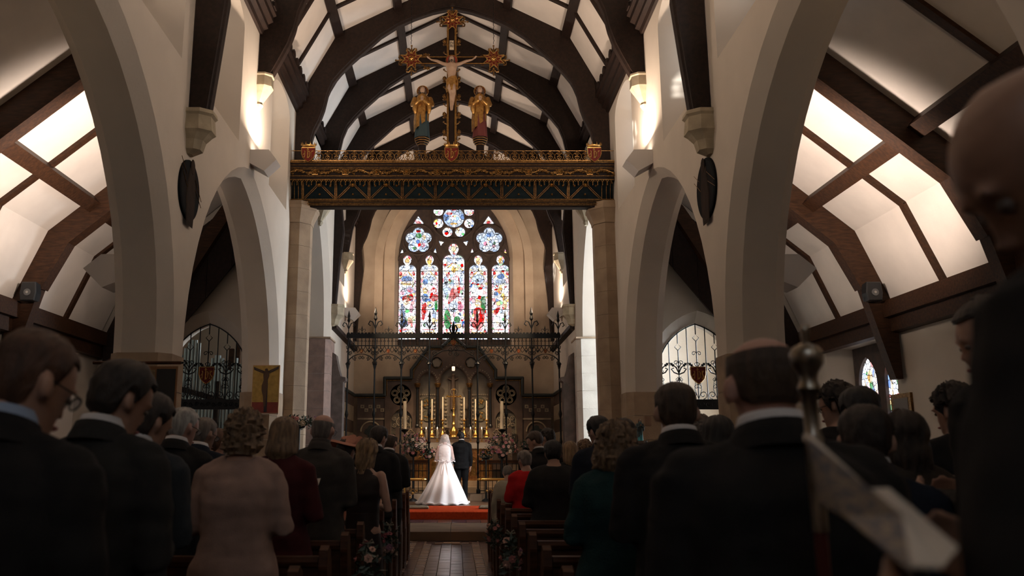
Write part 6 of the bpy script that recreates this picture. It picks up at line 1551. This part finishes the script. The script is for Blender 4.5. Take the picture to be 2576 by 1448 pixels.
# ---- right side of the aisle, far to near
guest(1322, 1132, 9.5, 'elderly woman with short grey hair in scarlet jacket by the aisle', male=False, bow=16, hyaw=25, yaw=10, hair=dict(mat=H_GR, th=.024, nape=.02, amp=.008), top=suit(RED_J, hem=.43, name='jacket', ease=1.12), bottom=dict(mat=RED_J), collar=None, wide=1.1, vox=.014, book='white open booklet held by the woman in scarlet')
guest(1352, 1083, 10.45, 'young man seen in profile with swept brown fringe behind the scarlet jacket', bow=22, hyaw=62, yaw=12, hair=dict(mat=H_BR, style='short', th=.020, side=.12, nape=.07), top=suit(SUIT_BK), collar=SHIRT, vox=.013)
guest(1382, 1076, 11.3, 'dark-haired man behind the young man in profile on the right', bow=18, hyaw=45, yaw=8, hair=dict(mat=H_DK, style='curlyshort', amp=.008, th=.02), top=suit(SUIT_BK), collar=SHIRT)
guest(1391, 1105, 7.9, 'woman with short black hair in black cardigan and teal patterned skirt', male=False, bow=10, hair=dict(mat=H_BK, th=.022, nape=.02), top=suit(SUIT_BK, hem=.50, name='cardigan', ease=1.2), bottom=dict(kind='skirt', mat=SK_T, hem=.2), wide=1.18)
guest(1435, 1108, 9.5, 'woman with straight blonde hair in black top behind the cardigan', male=False, bow=10, hyaw=10, hair=dict(mat=H_BL, style='bob', nape=-.09, side=-.07, th=.02), top=suit(SUIT_BK))
guest(1473, 1106, 11.3, 'guest with curly light brown hair in navy jacket on the right', bow=20, hyaw=10, hair=dict(mat=H_HL, style='curlyshort'), top=suit(SUIT_NV), collar=SHIRT)
guest(1511, 1045, 7.3, 'tall dark-haired man left of the curly blonde woman', bow=18, hyaw=35, hair=dict(mat=H_BK, th=.02), top=suit(SUIT_NV), collar=SHIRT)
guest(1568, 1049, 6.3, 'dark-haired guest hidden behind the curly blonde woman', bow=15, male=False, hair=dict(mat=H_DK, style='bob'), top=suit(SUIT_BK))
guest(1547, 1063, 4.75, 'woman with wavy blonde hair in loose dark teal cardigan', male=False, bow=6, hair=dict(mat=H_HL, style='curly', nape=-.055, side=-.05, th=.036, flare=.03), top=suit(CARD_T, hem=.33, flare=.05, name='cardigan', ease=1.22), bottom=dict(kind='skirt', mat=CARD_T, hem=.2, w=.27), wide=1.12, vox=.012)
guest(1698, 958, 4.0, 'man with faded short brown hair in black suit, right of the teal cardigan', bow=12, hyaw=-6, hair=dict(mat=H_BR, style='short', th=.012), top=suit(SUIT_BK, ease=1.06), collar=SHIRT, wide=1.08, vox=.011)
guest(1668, 1075, 9.5, 'distant brown-haired child by the small turquoise statue', bow=10, H=1.55, hair=dict(mat=H_BR, style='crop'), top=suit(SUIT_NV))
guest(1757, 1043, 7.5, 'grey-haired guest beyond the short-haired man on the right', bow=10, male=False, hair=dict(mat=H_GR, style='curlyshort'), top=suit(SUIT_BR))
guest(1806, 1046, 5.6, 'dark-haired woman between the two suited men on the right', bow=6, male=False, hair=dict(mat=H_BK, style='bob', th=.03, flare=.02), top=suit(SUIT_BK))
guest(1917, 830, 1.88, 'balding heavy-set man in black suit seen from behind, nearest right', bow=8, skin=1, hair=dict(mat=H_BR, style='fringe', ztop=.182, th=.007, nape=.065, side=.10), top=suit(SUIT_BK, ease=1.08), collar=SHIRT, wide=1.12, vox=.010, arms='front')
guest(2108, 963, 5.4, 'man with curly dark hair and round glasses by the right aisle window', bow=12, hyaw=40, yaw=10, hair=dict(mat=H_DK, style='curlyshort'), top=suit(SUIT_BK), glasses=True)
guest(2163, 972, 4.6, 'black-haired guest between the curly-haired man and the boy', bow=15, hyaw=5, hair=dict(mat=H_BK, th=.022), top=suit(SUIT_CH))
guest(2165, 1014, 2.9, 'boy with short dark hair in navy suit and white collar', bow=14, hyaw=-20, yaw=-6, hair=dict(mat=H_DK, th=.014), top=suit(SUIT_NV), collar=SHIRT, book='booklet in the hands of the boy in navy')
guest(2272, 1028, 3.7, 'woman with long straight dark hair on the far right', male=False, bow=12, hyaw=-10, hair=dict(mat=H_DK, style='long', th=.022), top=suit(SUIT_BR), book='booklet edge beside the long dark-haired woman')
guest(2402, 968, 4.5, 'curly-haired person partly hidden behind the tall bald man', bow=10, hyaw=30, hair=dict(mat=H_DK, style='curlyshort'), top=suit(SUIT_BK))
guest(2500, 742, 3.0, 'man in black suit half hidden behind the tall bald man, face in profile', bow=16, hyaw=52, yaw=20, hair=dict(mat=H_DK, th=.018), top=suit(SUIT_BK), vox=.012)
# the tall bald man at the right edge
bald = guest(2668, 190, 1.0, 'tall bald man in black suit with bowed head at the right edge', bow=36, hyaw=52, yaw=22, skin=2, hair=dict(mat=H_DK, style='bald'), top=suit(SUIT_BK, ease=1.05), collar=SUIT_BK, vox=.008, arms='book', lh=P(2410, 1700, .74), H=1.945)
# large booklet in the foreground
COVER = bpy.data.materials.new('painted_cover'); COVER.use_nodes = True
nt = COVER.node_tree; n1 = nt.nodes.new('ShaderNodeTexNoise'); n1.inputs['Scale'].default_value = 9; n1.inputs['Distortion'].default_value = 1.5
r1 = nt.nodes.new('ShaderNodeValToRGB'); r1.color_ramp.elements[0].color = (.10, .10, .13, 1); r1.color_ramp.elements[1].color = (.30, .24, .17, 1); r1.color_ramp.elements[0].position = .4; r1.color_ramp.elements[1].position = .62
nt.links.new(n1.outputs[0], r1.inputs[0]); nt.links.new(r1.outputs[0], nt.nodes['Principled BSDF'].inputs[0])
bk = thing('booklet', P(2292, 1440, .72), 'large blurred wedding booklet with painted cover held open in the right foreground', 'booklet')
o0 = Vector(bk.location)
def sheet(name, mt, pts, th=.003):
    q = [P(*p)-o0 for p in pts]; n = (q[1]-q[0]).cross(q[2]-q[0]).normalized()*th
    return M().loft([q, [p+n for p in q]]).build(name, mt, bk)
sheet('cover', COVER, [(2027, 1096, 1.02), (2268, 1292, .80), (2294, 1436, .72), (2130, 1300, .90), (2062, 1262, .98)])
sheet('page', PAPER, [(2191, 1228, .90), (2237, 1226, .93), (2412, 1376, .78), (2372, 1424, .73), (2294, 1420, .722), (2269, 1292, .80)])
sheet('page', PAPER, [(2023, 1090, 1.03), (2045, 1096, 1.04), (2190, 1230, .91), (2186, 1236, .90), (2030, 1100, 1.02)])
# churchwarden's staff
SILV = mat('tarnished_silver', (.42, .38, .33), .3, metal=1, c2=(.2, .17, .13), vscale=20)
q = P(2022, 815, 1.56); t = thing('churchwarden_staff', (q.x, q.y, 0), 'tall dark red staff with silver crowned top by the right pew end', 'staff')
M().lathe([(.012, 0), (.012, 1.30)], n=12).build('shaft', mat('red_lacquer', (.07, .012, .010), .3), t, smooth=50)
zt = q.z
M().lathe([(.014, 1.29), (.016, zt-.22), (.019, zt-.21), (.014, zt-.20), (.014, zt-.13), (.021, zt-.12), (.015, zt-.105), (.018, zt-.09), (.028, zt-.075), (.030, zt-.055), (.022, zt-.042), (.006, zt-.035), (.007, zt-.025), (.009, zt-.012), (.008, zt-.004), (.002, zt)], n=16).build('silver_head', SILV, t, smooth=50)
# small guest partly behind the scarlet jacket
guest(1277, 1166, 10.5, 'small guest in pale beige jacket bowing just beyond the scarlet jacket', male=False, bow=30, hair=dict(mat=H_GR, style='crop'), top=suit(BEIGE, ease=1.2), bottom=dict(mat=BEIGE), arms='down')

# ================================================================== the couple
DRESS = mat('ivory_satin', (.82, .74, .72), .38, bump=.05, bscale=30, sheen=.2); VEIL = mat('tulle_veil', (.85, .78, .76), .6, alpha=.17)
b = person(1119, 1091, 21.25, 'bride in white satin gown with short tulle veil, seen from behind', male=False, bow=12, hyaw=-14, skin=1, floor=.325, hair=dict(mat=H_BL, style='updo', th=.024), top=dict(mat=DRESS, sleeve=0, hem=.56, name='dress_bodice', ease=.97), bottom=dict(kind='skirt', mat=DRESS, hem=.3, w=.24), arms='front', vox=.011, lean=2)
bt, HM, L_, AA = b; H = bt['_H']; del bt['_H']
n = 96; rg = []
for k in range(15):
    f = k/14; z = .60*H*(1-f) + .012; rad = .135 + .46*f**1.12; am = .004+.026*f
    dx, dy = -.06*f*f, -.18*f*f
    rg.append([(dx+(rad+am*math.sin(11*q+.6)+am*.5*math.sin(23*q+1.1*math.sin(3*q)))*math.cos(q)*1.02, dy+(rad*1.12+am*math.sin(11*q+.6))*math.sin(q), z + (.012*math.sin(19*q) if k == 14 else 0)*0) for q in [2*PI*i/n for i in range(n)]])
M().loft(rg).build('skirt', DRESS, bt, smooth=60)
hem = M(); rh_ = rg[-1]; hem.tube([(p[0]*1.0, p[1], .03+.014*math.sin(i*.9)) for i, p in enumerate(rh_+rh_[:1])], .028, 6); hem.build('hem_ruffle', DRESS, bt, smooth=60)
for k, (z0, z1, r0, r1) in enumerate(((.985, .60, .07, .25), (.97, .44, .09, .23))):
    rg = []
    for i in range(12):
        f = i/11; z = H*(z0+(z1-z0)*f); r_ = r0+(r1-r0)*f**.8; m_ = []
        for j in range(37):
            q = -PI*.95*(j/36) - PI*.025; rr2 = r_*(1+.05*f*math.sin(j*1.3+k)); m_.append((rr2*math.cos(q)*(1.0), -.02+rr2*.62*math.sin(q)-.04*f, z-.012*math.sin(j*.9)*f))
        rg.append(m_)
    o = M().loft(rg, closed=False, cap=False).build('veil', VEIL, bt, smooth=True)
    M().tube(rg[-1], .006, 5).build('veil_edge', DRESS, o)
m = M()
for s_ in (-1, 1):
    m.tube([L_ @ Vector((s_*.05, -.06, .845*H)), L_ @ Vector((s_*.12, -.04, .835*H)), L_ @ Vector((s_*.155, .0, .80*H)), L_ @ Vector((s_*.15, .06, .75*H))], .014, 6, flat=1.5)
m.build('strap', DRESS, bt, smooth=60)
m = M(); 
for s_ in (-1, 1): m.tube([(0, -.13, .60*H), (s_*.07, -.16, .615*H), (s_*.09, -.16, .59*H), (0, -.135, .598*H)], .015, 6); m.tube([(s_*.02, -.14, .595*H), (s_*.06, -.22, .50*H), (s_*.09, -.29, .40*H)], [.012, .018, .02], 6)
m.build('sash_bow', DRESS, bt, smooth=60)
m = M(); rnd = random.Random(5)
for k in range(7): p = HM @ Vector((rnd.uniform(-.05, .05), -.07-rnd.random()*.03, rnd.uniform(.15, .2))); m.ball(p, .012, 6, 4)
m.build('hair_flowers', mat('hair_flowers', (.65, .5, .42), .7), bt)
g = person(1161, 1085, 22.0, 'groom in black suit with white collar standing to the right of the bride', bow=20, hyaw=22, skin=0, floor=.325, hair=dict(mat=H_BK, style='short', th=.016), top=suit(cloth('groom_suiting', (.006, .006, .007)), hem=.46), collar=SHIRT, arms='down', lh=(.05, 22.12, 1.27), vox=.011, lean=2)
del g[0]['_H']

# ================================================================== pews
def pew(y, s, label, flowers=False):
    xi, xo = (.62 if s < 0 else .56), 3.12; t = thing('pew', (s*xi, y, 0), label, 'pew', None); w = xo-xi
    m = M().box(.03*s, s*w, -.02, .02, .38, .86); m.build('back_board', PEW, t)
    M().loft([[(x, -.035, .855), (x, .035, .855), (x, .045, .88), (x, .035, .905), (x, -.035, .905), (x, -.045, .88)] for x in (.03*s, s*w)]).build('top_rail', PEW, t)
    for x0, x1 in ((.08, .75), (.82, 1.55), (1.62, 2.4)):
        M().box(s*x0, s*x1, -.03, -.015, .48, .80).build('panel', PEW, t)
    M().box(.03*s, s*w, .02, .33, .42, .45).build('seat', PEW, t)
    M().box(.03*s, s*w, -.08, -.03, .60, .63).build('book_ledge', PEW, t)
    prof = [(-.06, 0), (.34, 0), (.34, .55), (.32, .62), (.24, .64), (.16, .70), (.10, .84), (.06, .93), (.0, .96), (-.05, .94), (-.07, .86), (-.05, .70)]
    for x in (0, w):
        e = M().prism(prof, 'x', s*x-.023, s*x+.023).build('pew_end', PEW, t)
        if x == 0:
            M().prism([(-.0, .08), (.30, .08), (.30, .5), (.0, .5)], 'x', s*x-s*.030, s*x-s*.022).build('end_panel', PEW, e)
    return t
ys = [1.25, 2.12, 2.98, 3.84, 4.70, 5.55, 6.42, 7.28, 8.14, 9.0, 9.86, 10.72, 11.58, 12.44]
ordn = ['first', 'second', 'third', 'fourth', 'fifth', 'sixth', 'seventh', 'eighth', 'ninth', 'tenth', 'eleventh', 'twelfth', 'thirteenth', 'fourteenth']
for i, y in enumerate(ys):
    for s, sd in ((-1, 'left'), (1, 'right')):
        pew(y, s, 'oak pew on the %s of the aisle, %s counting from the altar end' % (sd, ordn[len(ys)-1-i]))
# front stall desk at the right of the steps
# ================================================================== flowers
FC = [mat('petal_%s' % n_, c, .7, var=.25, vscale=20) for n_, c in (('pink', (.55, .22, .20)), ('blush', (.62, .38, .30)), ('cream', (.60, .48, .34)), ('rose', (.42, .12, .13)), ('mauve', (.40, .20, .26)))]
LEAFM = mat('foliage', (.05, .085, .05), .6, c2=(.02, .035, .022), vscale=12); LEAF2 = mat('silver_foliage', (.18, .23, .20), .7, c2=(.08, .11, .09), vscale=10)
def bloom(mt, r=.045):
    m = M(); rnd = random.Random(2)
    for ring_, (k, rr_k, up_) in enumerate(((7, 1.0, .1), (6, .72, .35), (5, .42, .55))):
        for i in range(k):
            a = 2*PI*i/k+ring_*.5; c, s_ = math.cos(a), math.sin(a); R0 = r*rr_k
            m.add([(0, 0, r*up_*.4), (c*R0*.6-s_*R0*.45, s_*R0*.6+c*R0*.45, r*up_*.7), (c*R0, s_*R0, r*up_), (c*R0*.6+s_*R0*.45, s_*R0*.6-c*R0*.45, r*up_*.7), (c*R0*.55, s_*R0*.55, r*up_*.35-.006)], [(0, 1, 2), (0, 2, 3), (0, 4, 1), (0, 3, 4), (4, 2, 1), (4, 3, 2)])
    m.ball((0, 0, r*.5), r*.3, 6, 4); return m.mesh('bloom', mt)
BL = [bloom(f) for f in FC]
def leaves(n, cx, cy, cz, sx, sy, sz_, L, mt, parent, seed, name='foliage'):
    rnd = random.Random(seed); m = M()
    for i in range(n):
        th, ph = rnd.uniform(0, 2*PI), math.acos(rnd.uniform(-1, 1)); r_ = rnd.random()**.4
        p = Vector((cx+sx*r_*math.sin(ph)*math.cos(th), cy+sy*r_*math.sin(ph)*math.sin(th), cz+sz_*r_*math.cos(ph)))
        d = Vector((rnd.uniform(-1, 1), rnd.uniform(-1, 1), rnd.uniform(-.6, 1))).normalized(); u_ = d.cross(Vector((rnd.random(), rnd.random(), rnd.random()))).normalized(); l = L*rnd.uniform(.6, 1.3)
        m.add([p, p+d*l*.4+u_*l*.2, p+d*l, p+d*l*.4-u_*l*.2, p+d*l*.45+u_.cross(d)*l*.06], [(0, 1, 4), (1, 2, 4), (2, 3, 4), (3, 0, 4)])
    o = m.build(name, mt, parent, fix=False); o['kind'] = 'stuff'; return o
def arrangement(c, sx, sz_, n, label, seed, stand=None, k=1.0, sy=None, cat='flowers', name='flower_arrangement'):
    rnd = random.Random(seed); t = thing(name, c, label, cat); sy = sy or sx*.7
    leaves(int(260*k), 0, 0, 0, sx*.9, sy*.85, sz_*.9, .09*k**.5, LEAFM, t, seed); leaves(int(120*k), 0, -.02, -sz_*.1, sx, sy, sz_*.95, .06, LEAF2, t, seed+1, 'silver_foliage')
    for i in range(n):
        th = rnd.uniform(0, 2*PI); ph = math.acos(rnd.uniform(-.7, 1)); d = Vector((math.sin(ph)*math.cos(th), -abs(math.sin(ph)*math.sin(th)) if rnd.random() < .8 else math.sin(ph)*math.sin(th), math.cos(ph)))
        r_ = rnd.uniform(.75, 1.0); o = link('bloom', BL[rnd.choice((0, 0, 1, 1, 2, 3, 4))], t, (d.x*sx*r_, d.y*sy*r_, d.z*sz_*r_)); q = d.to_track_quat('Z', 'Y'); o.rotation_euler = q.to_euler(); sc_ = rnd.uniform(.7, 1.5)*(.9 if k >= .8 else .55); o.scale = (sc_,)*3
    if stand:
        M().lathe([(.12, -c[2]+stand), (.10, -c[2]+stand+.04), (.025, -c[2]+stand+.08), (.02, -sz_*.9), (.09, -sz_*.8), (.12, -sz_*.5)], n=12).build('stand', IRON, t, smooth=50)
    return t
q = P(1040, 1120, 22.3); arrangement((q.x, 22.3, q.z), .42, .33, 46, 'large pink rose arrangement on a stand left of the bride', 11, stand=.325)
q = P(1072, 1142, 22.25); arrangement((q.x+.06, 22.2, q.z+.02), .25, .16, 12, 'low trailing greenery with pink blooms between the left arrangement and the bride', 14, stand=.325, k=.8)
q = P(1262, 1122, 22.3); arrangement((q.x, 22.3, q.z), .45, .36, 50, 'large pink rose arrangement on a stand right of the groom', 12, stand=.325)
q = P(1222, 1143, 22.25); arrangement((q.x, 22.2, q.z), .22, .15, 6, 'low trailing greenery between the groom and the right arrangement', 15, stand=.325, k=.7)
q = P(1325, 1118, 22.6); arrangement((q.x, 22.6, q.z), .22, .16, 4, 'small white and green foliage spray at the far right of the screen', 16, stand=.325, k=.6)
q = P(742, 1062, 15.7); arrangement((q.x+.1, 15.6, q.z), .42, .13, 10, 'low flower garland in front of the left rood column', 13, k=.8, sy=.2, stand=.15)
# posies tied to the pew ends
for x, y, Y, lab, s in ((965, 1365, 7.2, 'dried posy tied to the left pew end beside the velvet dress', -1), (912, 1425, 5.5, 'cream posy tied to the left pew end at the bottom of the photo', -1),
        (1262, 1345, 8.9, 'posy tied to the right pew end nearest the scarlet jacket', 1), (1298, 1392, 6.35, 'cream and green posy tied to the right pew end at the bottom of the photo', 1)):
    q = P(x, y, Y); t = arrangement((s*.47, Y, q.z), .085, .17, 9, lab, int(x), k=.35, sy=.09, cat='flowers', name='pew_posy')
    m = M(); 
    for a in (-1, 1): m.tube([(0, 0, .14), (a*.025, -.01, .165), (a*.035, -.01, .145), (0, 0, .14)], .005, 5); m.tube([(0, 0, .14), (a*.015, -.01, .06), (a*.02, 0, 0)], .004, 4)
    m.build('ribbon', BEIGE, t)
